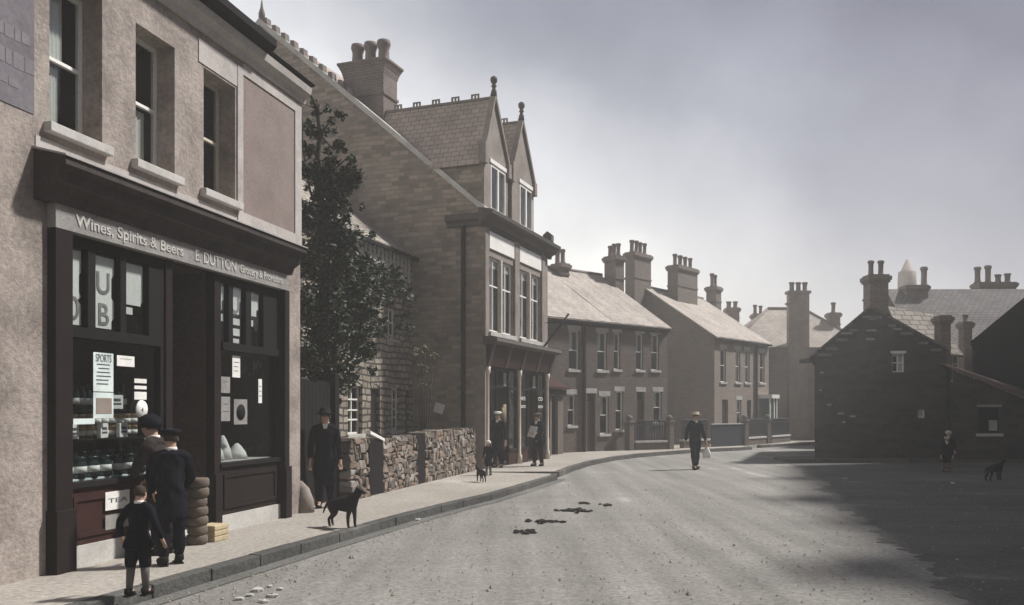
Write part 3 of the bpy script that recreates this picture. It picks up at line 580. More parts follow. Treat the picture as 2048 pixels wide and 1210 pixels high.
cops=[(f3(696),1.15,f3(725),2.35),(f3(783),1.2,f3(801),2.35),(f3(811),.9,f3(821),2.3),(f3(776),3.75,f3(794),4.5),(f3(742),.3,f3(760),2.3)]
croot=house(F3,'stone_cottage','old coursed stone cottage with stone slate roof behind the rubble garden wall',7.45,2.5,6.15,8.0,cops,'cott_stone','stone_slate',reveal=.16)
for i,o in enumerate(cops[:4]): sash(croot,o,.16,'white' if i!=2 else 'brown_paint','stone_sill' if i<2 else None,.05,cols=2 if i!=2 else 1,mid=True,rows=[o[1]+(o[3]-o[1])*.3,o[1]+(o[3]-o[1])*.72] if i<2 else None,curtain=[(.05,.42,.0,1)] if i in(0,3) else ([(.3,.8,.05,.9)] if i==1 else None))
part('door','brown_paint',[(f3(742),.1,.3,f3(760),.15,2.3)],croot)
for o in cops[:2]+[cops[4]]:
    n=8; a,c=o[0],o[2]; b=MB(); pts=[(a+(c-a)*k/n,o[3]+.003+.12*math.sin(math.pi*k/n)) for k in range(n+1)]
    b.prism(pts+[(c+.04,o[3]+.02+.16),(a+(c-a)/2,o[3]+.3),(a-.04,o[3]+.18)],-.02,.03,'y'); b.build('arch_lintel','cott_stone',croot)
# timber hoarding strip under the eaves
b=MB(); x=3.4
while x<7.1: b.box(x,-.025,5.3+rnd.uniform(0,.1),x+.13,-.003,6.05); x+=.24
b.build('plaster_streaks','stone_sill',croot)
b=MB(); b.box(f3(776)-.1,-.04,3.6,f3(794)+.1,-.0,3.66); b.build('sill','stone_sill',croot)

# ============================================================ GABLED SHOP (building 2)
r2=F2.root('gabled_shop','tall stone shop with two gabled dormers, big oriel windows and red fascia','shop')
ze,zr,rd=7.2,13.5,7.4; SL=(zr-ze)/rd; L2=5.5
w2o=[(.28,3.95,2.25,6.07),(2.72,3.95,4.72,6.07)]
mb=MB(); wall_open(mb,0,L2,3.0,ze,w2o,.18)
for u in (0,L2): mb.face([(u,0,0),(u,2*rd,0),(u,2*rd,ze),(u,rd,zr),(u,0,ze)],2)
mb.face([(0,2*rd,0),(L2,2*rd,0),(L2,2*rd,ze),(0,2*rd,ze)],2)
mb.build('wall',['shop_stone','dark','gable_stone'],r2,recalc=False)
r=MB(); r.prism([(-.1,ze-.09+.005),(-.1,ze-.02),(rd,zr+.07),(2*rd+.1,ze-.02),(2*rd+.1,ze-.09),(rd,zr)],.16,L2+.05); rf=r.build('roof','roof_tile',r2)
r=MB()  # gable coping
r.prism([(-.05,ze-.02),(-.05,ze+.16),(rd,zr+.2),(rd*2,ze+.16),(rd*2,ze),(rd,zr+.01)],-.09,.2); r.build('gable_coping','stone_sill',r2)
r=MB(); y_=4.15   # upright tooth stones along the upper coping
while y_<rd-.1:
    z_=ze+SL*y_+.16; r.prism([(y_,z_),(y_+.17,z_+.15),(y_+.17,z_+.3),(y_+.03,z_+.27)],-.05,.17); y_+=.33
r.lathe((.06,rd,zr+.2),[(.1,0),(.1,.2),(.05,.35),(.02,.6)],8); r.build('coping_teeth','pot',r2)
# cornice with return
b=MB(); prof=[(.05,6.82),(-.04,6.82),(-.06,6.92),(-.2,6.98),(-.24,7.08),(-.36,7.12),(-.38,7.22),(.05,7.3)]
b.prism(prof,-.3,L2+.3); b.prism([(x-0,z-.003) for x,z in prof if True],0,0.001)
b.build('cornice','dark_stone',r2)
b=MB(); b.prism([(.05,6.84),(-.1,6.86),(-.12,6.96),(-.24,7.0),(-.26,7.16),(.05,7.2)],.055,1.1,'y'); b.build('cornice_return','dark_stone',r2)
part('downpipe','black_paint',[(-.12,.55,0,-.02,.65,6.85)],r2)
part('corner_pilaster','shop_stone',[(-.03,-.06,3.0,.24,.0,6.82)],r2); part('centre_pilaster','shop_stone',[(2.29,-.06,3.6,2.68,0,6.82)],r2); part('end_pilaster','shop_stone',[(4.78,-.06,3.6,5.1,0,6.82)],r2)
for a,c in ((.3,2.24),(2.72,4.72)): part('blank_sign_board','white',[(a,-.05,6.27,c,-.005,6.75)],r2)
for o in w2o: sash(r2,o,.12,'white',None,.07,cols=4,mid=False,rows=[5.27],blind=.28)
for o in w2o: part('mullion','cream',[((o[0]+o[2])/2-.05,-.03,3.95,(o[0]+o[2])/2+.05,.06,6.07)],r2)
part('window_sill','stone_sill',[(.2,-.12,3.82,2.3,.0,3.945)],r2); part('window_sill','stone_sill',[(2.66,-.12,3.82,4.8,.0,3.945)],r2)
b=MB(); b.prism([(.0,3.8),(-.42,3.74),(-.44,3.64),(-.3,3.58),(0,3.56)],-.1,L2+.2); b.build('shop_cornice','dark_stone',r2)
b=MB(); b.prism([(.0,3.56),(-.26,3.56),(-.1,2.98),(.0,2.96)],0,L2+.1); fb=b.build('sloping_fascia','red_paint',r2)
for u in (0,1.3,2.6,4.0,5.3): b=MB(); b.prism([(-.2,3.6),(-.34,3.6),(-.13,2.96),(-.05,2.96)],u,u+.1); b.build('fascia_bracket','dark_stone',r2)
part('side_pier','shop_stone',[(-.03,-.04,0,.06,.3,3.0)],r2)
for u in (.08,2.62,5.28):
    b=MB(); b.lathe((u+.06,-.04,.12),[(.09,0),(.09,.25),(.055,.3),(.05,2.6),(.085,2.68),(.09,2.84)],12); b.build('slender_column','cream',r2)
for a,c in ((.22,1.0),(1.9,2.6),(2.82,3.6),(4.5,5.25)):
    f=MB(); f.box(a,0,.6,a+.05,.08,2.95); f.box(c-.05,0,.6,c,.08,2.95); f.box(a+.05,0,2.88,c-.05,.08,2.95); f.box(a+.05,0,2.35,c-.05,.08,2.42); f.box(a,-.03,.52,c,.1,.6)
    W=f.build('shop_window','brown_paint',r2); p=MB(); p.box(a+.05,.04,.6,c-.05,.046,2.88); p.build('pane','glass',W)
    if a>2.7: text('HATS' if a<3 else 'CO',.16,'white',W,((a+c)/2,.035,2.1),.4); text('BOOTS',.12,'white',W,((a+c)/2,.035,1.85),.45)
    s=MB(); s.box(a+.1,.2,2.45,c-.1,.21,2.86); s.build('blind','blind',W)
    s=MB(); s.box(a,0,.12,c,.08,.52); s.build('stall_riser','red_paint',r2)
b=MB()
for q in ([(0,.9,.1),(5.5,.9,.1),(5.5,.9,3),(0,.9,3)],[(0.05,.1,.1),(.05,.9,.1),(.05,.9,3),(.05,.1,3)],[(5.45,.1,.1),(5.45,.9,.1),(5.45,.9,3),(5.45,.1,3)],[(0,.1,2.99),(5.5,.1,2.99),(5.5,.9,2.99),(0,.9,2.99)],[(0,0,.14),(5.5,0,.14),(5.5,.9,.14),(0,.9,.14)]): b.face(q)
b.build('shop_interior','roomwall',r2,recalc=False)
for a in (1.03,3.63): part('door','black_paint',[(a+.02,.5,.14,a+.82,.55,1.1),(a+.02,.5,1.1,a+.12,.55,2.3),(a+.72,.5,1.1,a+.82,.55,2.3),(a+.12,.5,2.2,a+.72,.55,2.3)],r2); part('transom_light','brown_paint',[(a,.02,2.4,a+.84,.06,2.46),(a,.02,2.9,a+.84,.06,2.95)],r2)
# goods hung in window, simple hung coats
for u,m_,l in ((.55,'sack','brown garment hung in the near window of the gabled shop'),(2.2,'wood_pale','pale garment hung beside the middle column of the gabled shop'),(3.2,'tin','tan garment hung in the far window of the gabled shop')):
    b=MB(); b.rings([(0,0,0,.16,.06),(0,0,.3,.14,.06),(0,0,.55,.17,.07),(0,0,.62,.05,.04)],12); b.tube([(-.15,0,.52),(-.22,0,.2)],.05,8); b.tube([(.15,0,.52),(.22,0,.2)],.05,8); o=b.build('hung_garment',m_); X=F2.l2w(u,.25); o.location=(X[0],X[1],1.3); o.rotation_euler=(0,0,F2.a); tag(o,l,'garment')
# dormers
def dormer(a,c,ap,zk,za,la,lc):
    hw=(a+c)/2; yb=lambda z:(z-ze)/SL
    b=MB(); wall_open(b,a,c,7.2,zk,[(la,7.4,lc,zk-.12)],.12)
    b.face([(a,0,zk),(c,0,zk),(ap,0,za)],2)
    for u in (a,c): b.face([(u,0,7.2),(u,0,zk),(u,yb(zk),zk)],3)
    d=b.build('dormer',['shop_stone','dark','shop_stone','gable_stone'],r2,recalc=False)
    r=MB(); o=.12
    for (e,sg_) in ((a,-1),(c,1)):
        x0,z0=e+sg_*o, zk-o*(za-zk)/abs(ap-e)
        r.v+=[(x0,.1,z0),(ap,.1,za),(ap,yb(za),za),(x0,yb(z0),z0),(x0,.1,z0+.06),(ap,.1,za+.06),(ap,yb(za),za+.06),(x0,yb(z0),z0+.06)]; bi=len(r.v)-8
        for q in ((0,1,2,3),(4,5,6,7),(0,1,5,4),(1,2,6,5),(2,3,7,6),(3,0,4,7)): r.f.append(tuple(bi+k for k in q)); r.m.append(0); r.sm.append(False)
    r.build('dormer_roof','roof_tile',d)
    k=MB(); t=.09
    for (e,sg_) in ((a-.06,-1),(c+.06,1)):
        k.prism([(e,zk+.0),(ap,za+.02),(ap,za+.2),(e,zk+.16)],-.07,.1,'y')
    k.box(a-.1,-.09,zk-.25,a+.1,.14,zk+.34); k.box(c-.1,-.09,zk-.25,c+.1,.14,zk+.16)
    k.build('gable_coping','shop_stone',d)
    f=MB(); f.lathe((ap,.0,za+.1),[(.09,0),(.08,.15),(.05,.2),(.055,.26),(.085,.28),(.045,.33),(.09,.4),(.105,.46),(.09,.53),(.03,.57)],12); f.build('ball_finial','dark_stone',d)
    x=MB(); yy=.45
    while yy<yb(za)-.25:
        x.box(ap-.02,yy,za+.05,ap+.02,yy+.3,za+.1)
        for q in (.0,.1,.2): x.box(ap-.02,yy+q,za+.1,ap+.02,yy+q+.05,za+.2)
        x.box(ap-.02,yy,za+.2,ap+.02,yy+.25,za+.23); yy+=.62
    x.box(ap-.05,.1,za+.02,ap+.05,yb(za),za+.09); x.build('ridge_cresting','pot',d)
    nl=3 if lc-la>1.15 else 2
    for i in range(nl):
        q0=la+(lc-la)*i/nl; q1=la+(lc-la)*(i+1)/nl
        f=MB(); f.box(q0,.0,7.4,q0+.05,.08,zk-.12); f.box(q1-.05,.0,7.4,q1,.08,zk-.12); f.box(q0+.05,.0,zk-.2,q1-.05,.08,zk-.12); f.box(q0+.05,.0,7.4,q1-.05,.08,7.46); W=f.build('dormer_light','white',d); p=MB(); p.box(q0+.05,.04,7.46,q1-.05,.046,zk-.2); p.build('pane','glass',W)
    f=MB(); f.box(la-.1,-.03,zk-.117,lc+.1,.02,zk+.0); f.build('lintel','white',d)
dormer(.0,1.8,.72,8.82,10.55,.5,1.62)
dormer(2.15,4.1,2.98,8.82,10.55,2.85,3.98)
b=MB(); b.prism([(-.3,7.28),(-.3,7.5),(-.15,7.62),(0,7.5),(0,7.28)],5.0,5.25); b.build('cornice_block','dark_stone',r2)
# main stack with flared head
l=F2.w2l(*P(741,26.9)); c=MB(); z1=Z(133,26.9)
c.box(-.42,-.68,9.5,.42,.68,z1-.45)
c.grid([[(-.42-e,-.68-e,z),(.42+e,-.68-e,z),(.42+e,.68+e,z),(-.42-e,.68+e,z)] for e,z in ((0,z1-.45),(.05,z1-.25),(.12,z1-.1),(.15,z1-.06),(.15,z1))],smooth=False)
c.box(-.46,-.72,z1-1.05,.46,.72,z1-.97)
ch=c.build('chimney','brick_stack',r2,(l[0],l[1],0))
for k in range(3):
    q=MB(); q.lathe((0,0,0),[(.2,0),(.2,.06),(.17,.12),(.16,.45),(.19,.55),(.21,.6),(.2,.72),(.13,.73),(.12,.4)],12); o=q.build('chimney_pot','pot',ch); o.location=(0,(k-1)*.46,z1-.01); o.rotation_euler=(.02*(k-1),.03,0)
# paper notice on the gable wall, bracket pole
b=MB(); b.box(0,0,0,.01,.3,.28); o=b.build('paper_notice','white'); X=F2.l2w(-.06,1.25); o.location=(X[0],X[1],1.62); o.rotation_euler=(R(18),0,F2.a); tag(o,'torn white paper notice pasted on the dark gable wall','notice')
b=MB(); b.tube([(4.9,-.1,3.85),(5.15,-.85,4.9)],.035,8); b.tube([(5.0,-.05,4.6),(5.12,-.7,4.7)],.012,6); b.tube([(4.75,-.02,4.0),(4.9,-.1,3.75)],.04,6)
o=b.build('flagpole','black_paint'); o.location=(F2.o[0],F2.o[1],0); o.rotation_euler=(0,0,F2.a); tag(o,'dark slanting pole fixed above the fascia of the gabled shop','pole')

# ============================================================ TERRACES
G='terraced houses along the curve of the street'
o1=[(1.26,3.3,1.81,4.8),(2.84,3.32,3.39,4.82),(1.2,1.15,1.62,2.35),(2.99,.8,3.5,2.3),(2.26,.12,2.72,2.4)]
o2=[(3.8,3.38,4.18,4.85),(5.14,3.4,5.6,4.9),(6.1,3.42,6.62,4.92),(3.9,.95,4.36,2.5),(5.2,.3,5.67,2.5),(6.26,1.2,6.8,2.52)]
hA=house(F4,'terraced_house','dark red brick terraced house joined to the gabled shop',3.63,3.9,5.26,7.87,o1,'brick_red','slate_pale','brick_side',u0=-1.5,group=G)
hB=house(F4,'terraced_house','dark red brick end terrace with a gable end towards the pink houses',7.17,3.9,5.26,7.87,o2,'brick_red','slate_pale','brick_side',u0=3.635,rb=.08,group=G)
for h_,oo in ((hA,o1),(hB,o2)):
    for i,o in enumerate(oo):
        door=o[1]<.5
        if door:
            d=part('door','red_paint',[(o[0],.08,o[1],o[2],.12,o[3]-.3)],h_); b=MB(); b.box(o[0],.08,o[3]-.29,o[2],.12,o[3]-.26); b.box(o[0]+.04,.09,o[3]-.25,o[2]-.04,.1,o[3]-.03); b.build('fanlight','glass',h_); b=MB(); b.box(o[0]-.08,-.012,o[3]+.003,o[2]+.08,.05,o[3]+.2); b.build('lintel','lintel_grey',h_)
        else:
            sash(h_,o,.12,'white','stone_sill',.045,lintel='lintel_grey',curtain=[(.2,.55,.5,1)] if rnd.random()<.6 else None)
part('downpipe','black_paint',[(1.98,-.12,.1,2.08,-.02,5.2)],hA); part('eaves_band','red_paint',[(-.5,-.05,5.0,3.63,-.002,5.1)],hA); part('eaves_band','red_paint',[(3.64,-.05,5.0,7.17,-.002,5.1)],hB)
# small lean-to shop between
ls=empty('lean_to_shop',(*F4.l2w(-.2,0),0),F2.a,'small dark single storey shopfront with sloping hood beside the gabled shop','shop')
mbx=MB(); wall_open(mbx,-2.7,.35,0,2.55,[(-2.3,.75,-1.2,2.3),(-1.0,.14,-.3,2.3)],.1,y=-.75); mbx.box(-2.7,-.74,0,-2.68,1,2.55)
mbx.build('wall',['brick_red','dark'],ls,recalc=False)
b=MB(); b.prism([(-.98,2.5),(-.98,2.58),(.3,3.35),(.3,3.27)],-2.8,.4); b.build('roof','red_paint',ls); b=MB(); b.box(-2.75,-.86,2.25,.35,-.75,2.48); b.build('fascia_board','brown_paint',ls)
b=MB(); b.box(-2.3,-.7,.75,-1.2,-.69,2.3); b.build('pane','glass',ls)
# pink pair
o3=[(.63,3.1,1.22,4.7),(2.25,3.12,2.8,4.72),(.8,.14,1.45,2.25),(2.4,1.0,2.92,2.25)]
o4=[(3.33,3.13,3.88,4.73),(5.1,3.17,5.68,4.75),(3.55,.14,4.05,2.25)]
hC=house(F5,'terraced_house','pale pink brick terraced house with bare gable end facing the camera',3.1,3.9,5.26,7.87,o3,'brick_pink','slate_pale','brick_side',ra=.08,group=G)
hD=house(F5,'terraced_house','pale pink brick terraced house with a white bay window',6.2,3.9,5.26,7.87,o4,'brick_pink','slate_pale','brick_side',u0=3.105,rb=.08,group=G)
for h_,oo in ((hC,o3),(hD,o4)):
    for o in oo:
        if o[1]<.5: part('door','brown_paint',[(o[0],.08,o[1],o[2],.12,o[3])],h_)
        else: sash(h_,o,.12,'white','stone_sill',.045,lintel='stone_sill')
part('downpipe','black_paint',[(4.5,-.12,.1,4.6,-.02,5.2)],hD)
b=MB(); b.prism([(4.85,0),(5.15,-.6),(6.0,-.6),(6.15,0)],.1,.95,'z'); by=b.build('bay_window','brick_pink',hD)
b=MB(); b.prism([(4.8,0),(5.1,-.66),(6.05,-.66),(6.19,0)],2.35,2.55,'z'); b.build('bay_roof','white',by)
b=MB(); b.prism([(4.92,0),(5.2,-.54),(5.95,-.54),(6.1,0)],.951,2.349,'z'); b.build('pane','bottle',by)
b=MB()
for (x,y) in ((4.87,-.04),(5.12,-.55),(5.55,-.58),(5.93,-.55)): b.box(x,y,.95,x+.08,y+.06,2.35)
b.build('mullion','white',by)
chimney(hA,F4,1101,1140,528,552,38.5,497,2,dep=.6,pr=.15)
chimney(hA,F4,1207,1250,513,592,40.4,488,3,dep=.7,pr=.14)
chimney(hC,F5,1249,1304,508,600,44.4,482,4,dep=.55,mt='brick_side',pr=.14)
chimney(hC,F5,1334,1397,535,605,46.3,511,4,dep=.6,mt='brick_side',pr=.15)
chimney(hD,F5,1411,1444,574,622,50,548,2,dep=.6,mt='brick_side',pr=.15)
# railings on dwarf walls, posts, board fence
def pt(px,py): Y=1.63*FPX/(py-HZ); return P(px,Y)
A=F4.l2w(4.6,-.35); FP=[(A[0],A[1]),(6.35,36.7),(7.2,37.7),(8.6,38.9),(9.9,40.0),(10.75,40.75),(12.1,42.6),(12.55,43.2),(14.2,45.6)]
def seg(a,b): a=Vector((*a,0)); b=Vector((*b,0)); return a,(b-a).length,math.atan2((b-a).y,(b-a).x)
def railing(a,b,label):
    p,L,an=seg(a,b); t=empty('iron_railing',(p.x,p.y,0),an,label,'railing','railings in front of the terraces')
    part('dwarf_wall','brick_red',[(0,-.1,.1,L,.1,.42)],t); part('coping','stone_sill',[(0,-.14,.42,L,.14,.5)],t)
    b_=MB(); x=.06
    while x<L: b_.box(x-.016,-.016,.5,x+.016,.016,1.26); b_.lathe((x,0,1.26),[(.03,0),(.035,.03),(0,.1)],5); x+=.085
    b_.box(0,-.02,1.15,L,.02,1.19); b_.box(0,-.02,.56,L,.02,.6); b_.build('bars','iron',t)
def postt(a,label):
    t=empty('gate_pier',(a[0],a[1],0),F4.a,label,'pier'); part('shaft','brick_red',[(-.14,-.14,0,.14,.14,1.25)],t); b=MB(); b.box(-.18,-.18,1.25,.18,.18,1.33); b.lathe((0,0,1.33),[(.1,0),(.14,.08),(.1,.18),(0,.22)],8); b.build('cap','brick_stack',t)
railing(FP[0],FP[1],'dark iron railing on a dwarf wall before the dark red end terrace')
postt((FP[0][0]-.2,FP[0][1]-.15),'brick gate pier at the left end of the first railing'); postt((FP[1][0]+.18,FP[1][1]+.15),'brick gate pier just left of the man walking in the road'); postt((FP[5][0]-.1,FP[5][1]-.1),'brick gate pier between the navy board fence and the railing by the bay window'); postt((FP[7][0]-.22,FP[7][1]-.3),'brick gate pier beside the farthest railing')
p,L,an=seg(FP[2],FP[3]); railing(FP[2],FP[3],'dark iron railing partly hidden behind the man in the road')
p,L,an=seg((8.75,39.0),(10.55,40.5)); t=empty('board_fence',(p.x,p.y,0),an,'solid navy board fence with pale top rail at the kerb end','fence'); b=MB(); x=0
while x<L: b.box(x,-.02,.13,x+.11,.02,1.1); x+=.115
b.build('board_panel','navy_wood',t); part('top_rail','stone_sill',[(0,-.05,1.1,L,.05,1.15)],t)
railing(FP[5],FP[6],'dark iron railing before the pale pink houses'); railing(FP[7],FP[8],'farthest iron railing beside the side street')
# far hipped house
h3=F7.root('hipped_house','far pale hipped roof house closing the end of the street','house')
mb=MB(); wall_open(mb,0,7.5,0,5.2,[],.1); mb.face([(0,0,0),(0,6,0),(0,6,5.2),(0,0,5.2)]); mb.face([(7.5,0,0),(7.5,6,0),(7.5,6,5.2),(7.5,0,5.2)]); mb.face([(0,6,0),(7.5,6,0),(7.5,6,5.2),(0,6,5.2)]); mb.build('wall',['brick_far','dark'],h3,recalc=False)
b=MB(); e=(-.2,-.2,5.2); a0,a1,a2,a3=(-.2,-.2,5.18),(7.7,-.2,5.18),(7.7,6.2,5.18),(-.2,6.2,5.18); q0,q1=(2.9,3,7.65),(5.0,3,7.65)
for f_ in ([a0,a1,q1,q0],[a1,a2,q1],[a2,a3,q0,q1],[a3,a0,q0],[a0,a3,a2,a1]): b.face(f_)
b.build('roof','slate_pale',h3); b=MB(); b.tube([q0,q1],.1); b.tube([a0,q0],.08); b.tube([a1,q1],.08); b.build('ridge_tiles','pot',h3)
c=MB(); c.box(0,0,0,1.1,.45,8.1); c.box(-.08,-.08,8.1,1.18,.53,8.25); c.box(-.14,.0,7.5,0,.3,7.6); co=c.build('chimney','brick_far',h3,((1577-1024)/FPX*48.5-12.0,-.32,0))
for k in range(3): q=MB(); q.lathe((0,0,0),pot_prof(.5,.18),12); q.build('chimney_pot','pot',co,(.2+.36*k,.2,8.24))
chimney(h3,F7,1501,1530,628,655,53,609,2,dep=.6,mt='brick_far',pr=.15); chimney(h3,F7,1651,1682,626,660,50.5,604,1,dep=.6,mt='brick_far',pr=.17); chimney(h3,F7,1448,1480,616,645,54.5,602,2,dep=.6,mt='brick_far',pr=.2)

# ============================================================ RIGHT SIDE
cops=[(2.66,3.05,3.08,3.7),(3.55,1.48,3.79,1.76)]
r6=F6.root('gable_cottage','low sooty black cottage gable with stepped verge stones and two pot chimney','house')
W6=4.5; LE,RE,AP=3.62,3.85,(1.95,5.25)
mb=MB(); wall_open(mb,0,W6,0,LE,cops[1:]+[(cops[0][0],cops[0][1],cops[0][2],LE)],.14)
wall=[(0,0,LE),(cops[0][0],0,LE),(cops[0][0],0,cops[0][3]),(cops[0][2],0,cops[0][3]),(cops[0][2],0,LE),(W6,0,LE),(W6,0,RE),(AP[0],0,AP[1])]
mb.face(wall); mb.face([(0,0,0),(0,0,LE),(0,8,LE),(0,8,0)]); mb.face([(W6,0,0),(W6,8,0),(W6,8,RE),(W6,0,RE)]); mb.face([(0,8,0),(W6,8,0),(W6,8,RE),(AP[0],8,AP[1]),(0,8,LE)])
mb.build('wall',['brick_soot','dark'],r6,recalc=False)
def shear(o,k):
    for v in o.data.vertices:
        if v.co.y>.25: v.co.x+=k*v.co.y
for o_ in list(r6.children): shear(o_,.37)
for o in cops: sash(r6,o,.1,'white',None,.035,cols=2 if o is cops[0] else 1,mid=o is cops[0],blind=.12 if o is cops[0] else 0,curtain=[(.1,.9,.1,.9)] if o is cops[1] else [(.5,1,0,1)])
b=MB(); b.prism([(-.15,LE-.12),(AP[0],AP[1]+.02),(W6+.1,RE-.05),(W6+.1,RE+.04),(AP[0],AP[1]+.12),(-.15,LE-.02)],.05,8.1,'y'); shear(b.build('roof','slate_dark',r6),.37)
for k in range(5):   # tumbled stones up the left and right verges
    for (e,sg_) in (((0,LE),0),((W6,RE),1)):
        t=(k+.3)/5+rnd.uniform(-.05,.05); x=e[0]+(AP[0]-e[0])*t+(.12 if sg_==0 else -.12); z=e[1]+(AP[1]-e[1])*t-.1; w_=rnd.uniform(.12,.25); b=MB(); b.box(x-w_,-.03,z-.1,x+w_,.04,z-.0); b.build('verge_stone','brick_stack',r6,bevel=.01)
b=MB(); b.box(-.2,-.03,LE-.22,-.02,1.0,LE-.08); b.build('gutter','iron',r6)
b=MB()
for x,z,w_ in ((1.1,4.35,.4),(1.95,4.45,.35),(2.85,4.5,.3),(1.9,4.15,.3),(2.0,4.85,.25),(.25,3.0,.12),(.2,2.4,.1),(.5,1.9,.15),(.9,1.6,.2),(1.3,1.5,.2),(1.0,1.3,.1)): b.box(x-w_/2,-.012,z,x+w_/2,0.0,z+.07)
b.build('limewash_patches','fascia',r6)
b=MB(); b.box(2.6,-.02,3.7,3.14,0,3.78); b.build('lintel','white',r6)
chimney(r6,F6,1724,1779,551,628,31.3,520,2,dep=.6,mt='brick_stack',pr=.12)
# cross wing roof seen beyond the gable
b=MB(); Yr=33.0; x0=(1775-1024)/FPX*Yr-10.4; x1=(1872-1024)/FPX*Yr-10.4
b.face([(x0,.9,3.9),(x1+.2,.9,3.7),(x1,2.5,Z(630,Yr)),(x0,2.5,Z(612,Yr))]); b.face([(x0,.9,3.8),(x1+.2,.9,3.6),(x1,2.5,Z(630,Yr)-.1),(x0,2.5,Z(612,Yr)-.1)]); b.face([(x0,.9,3.8),(x1+.2,.9,3.6),(x1+.2,.9,3.7),(x0,.9,3.9)]); b.face([(x0,4.1,3.9),(x1+.2,4.1,3.7),(x1,2.5,Z(630,Yr)),(x0,2.5,Z(612,Yr))])
b.build('wing_roof','stone_slate',r6)
chimney(r6,F6,1872,1898,632,745,31.6,632,0,dep=.5,mt='brick_stack',band=False)
# lean-to outhouse
lt=empty('lean_to_outhouse',(15.0,29.6,0),0,'sooty lean-to outhouse with reddish sloping roof right of the cottage gable','outhouse')
mb=MB(); wo=(.55,.97,1.28,1.85)
us=[-.3,wo[0],wo[2],3.6]; zt=lambda x:2.95-.43*(x)
mb.face([(-.3,0,0),(wo[0],0,0),(wo[0],0,zt(wo[0])),(-.3,0,zt(-.3))]); mb.face([(wo[2],0,0),(3.6,0,0),(3.6,0,zt(3.6)),(wo[2],0,zt(wo[2]))]); mb.face([(wo[0],0,0),(wo[2],0,0),(wo[2],0,wo[1]),(wo[0],0,wo[1])]); mb.face([(wo[0],0,wo[3]),(wo[2],0,wo[3]),(wo[2],0,zt(wo[2])),(wo[0],0,zt(wo[0]))])
tmp=MB(); wall_open(tmp,wo[0],wo[2],wo[1],wo[3],[wo],.12)
for f_ in tmp.f: mb.face([tmp.v[k] for k in f_],tmp.m[tmp.f.index(f_)])
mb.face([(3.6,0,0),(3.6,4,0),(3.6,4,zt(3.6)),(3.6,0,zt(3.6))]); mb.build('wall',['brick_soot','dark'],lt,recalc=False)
b=MB(); q=[(-.3,-.12,zt(-.3)+.02),(3.7,-.12,zt(3.7)+.02),(3.7,3.2,zt(3.7)+1.15),(-.3,1.6,zt(-.3)+.4)]
b.face([(*p_[:2],p_[2]+.07) for p_ in q]); b.face(q)
for i in range(4): j=(i+1)%4; b.face([q[i],q[j],(*q[j][:2],q[j][2]+.07),(*q[i][:2],q[i][2]+.07)])
b.build('roof',mat('red_pantile',(.2,.12,.1),(.15,.1,.085),'slate',w=.25,h=.3,mortar=(.08,.06,.05)),lt)
sash(lt,wo,.1,'iron','stone_sill',.04,cols=2,mid=False,curtain=[(.55,.95,.1,.5)]); b=MB(); b.box(wo[0]-.05,-.02,wo[3]+.003,wo[2]+.05,.0,wo[3]+.08); b.build('lintel','fascia',lt)
# black gabled barn
bn=empty('black_barn',(17.2,33,0),0,'unlit black gabled barn rising at the right edge behind the lean-to','barn')
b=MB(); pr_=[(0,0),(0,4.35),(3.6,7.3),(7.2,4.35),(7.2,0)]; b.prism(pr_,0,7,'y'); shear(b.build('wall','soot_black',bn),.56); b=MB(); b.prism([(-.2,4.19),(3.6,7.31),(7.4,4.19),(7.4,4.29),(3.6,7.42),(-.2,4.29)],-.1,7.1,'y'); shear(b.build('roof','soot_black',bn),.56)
b=MB(); b.box(2.8,-.03,.1,4.4,-.001,2.6); b.build('door','black_paint',bn)
# long back range with big slate roof
br=empty('long_house',(0,40,0),0,'long house with broad ribbed tile roof behind the sooty cottage','house')
xa=(1800-1024)/FPX*42; 
b=MB(); wall_open(b,xa,30,0,4.6,[((1905-1024)/FPX*40,3.1,(1918-1024)/FPX*40,4.55),((1950-1024)/FPX*40,3.2,(1965-1024)/FPX*40,4.5)],.1); b.face([(xa,0,0),(xa,7,0),(xa,7,4.6),(xa,3.4,7.6),(xa,0,4.6)]); b.face([(xa,7,0),(30,7,0),(30,7,4.6),(xa,7,4.6)])
b.build('wall',['brick_soot','dark'],br,recalc=False)
for (p0,p1,zz0,zz1) in ((1905,1918,3.1,4.55),(1950,1965,3.2,4.5)): sash(br,((p0-1024)/FPX*40,zz0,(p1-1024)/FPX*40,zz1),.1,'cream','stone_sill',.035)
b=MB(); b.prism([(-.15,4.5),(-.15,4.58),(3.4,7.66),(7.1,4.5),(7.1,4.42),(3.4,7.58)],xa-.1,30); b.build('roof','slate_dark',br)
FB=Fr(0,40,1,0)
chimney(br,FB,1798,1858,572,606,43.2,572,0,dep=.8,mt='brick_stack',band=False)
c=MB(); X=P(1848,43.2)[0]; c.lathe((X,3.2,Z(572,43.2)-.02),pot_prof(.95,.2),12); c.build('chimney_pot','pot',br)
chimney(br,FB,1942,2034,566,590,46,548,0,dep=.8,mt='brick_side',band=False)
for px,yy in ((1955,534),(1976,531),(1996,549),(2015,547)): c=MB(); c.lathe((P(px,46)[0],6,Z(567,46)),pot_prof(Z(yy,46)-Z(567,46),.2),12); c.build('chimney_pot','pot',br)
chimney(br,FB,1917,1944,644,740,38.5,628,1,dep=.5,mt='brick_stack',pr=.14,band=False)
# distant spire
b=MB(); X,Y=P(1814,85); b.rings([(X,Y,0,.9,.9),(X,Y,Z(570,85),.9,.9),(X,Y,Z(545,85),.85,.85),(X,Y,Z(542,85),.6,.6),(X,Y,Z(519,85),.1,.1)],8); tag(b.build('church_spire','brick_far'),'hazy far pointed turret rising behind the cottage chimneys','turret')
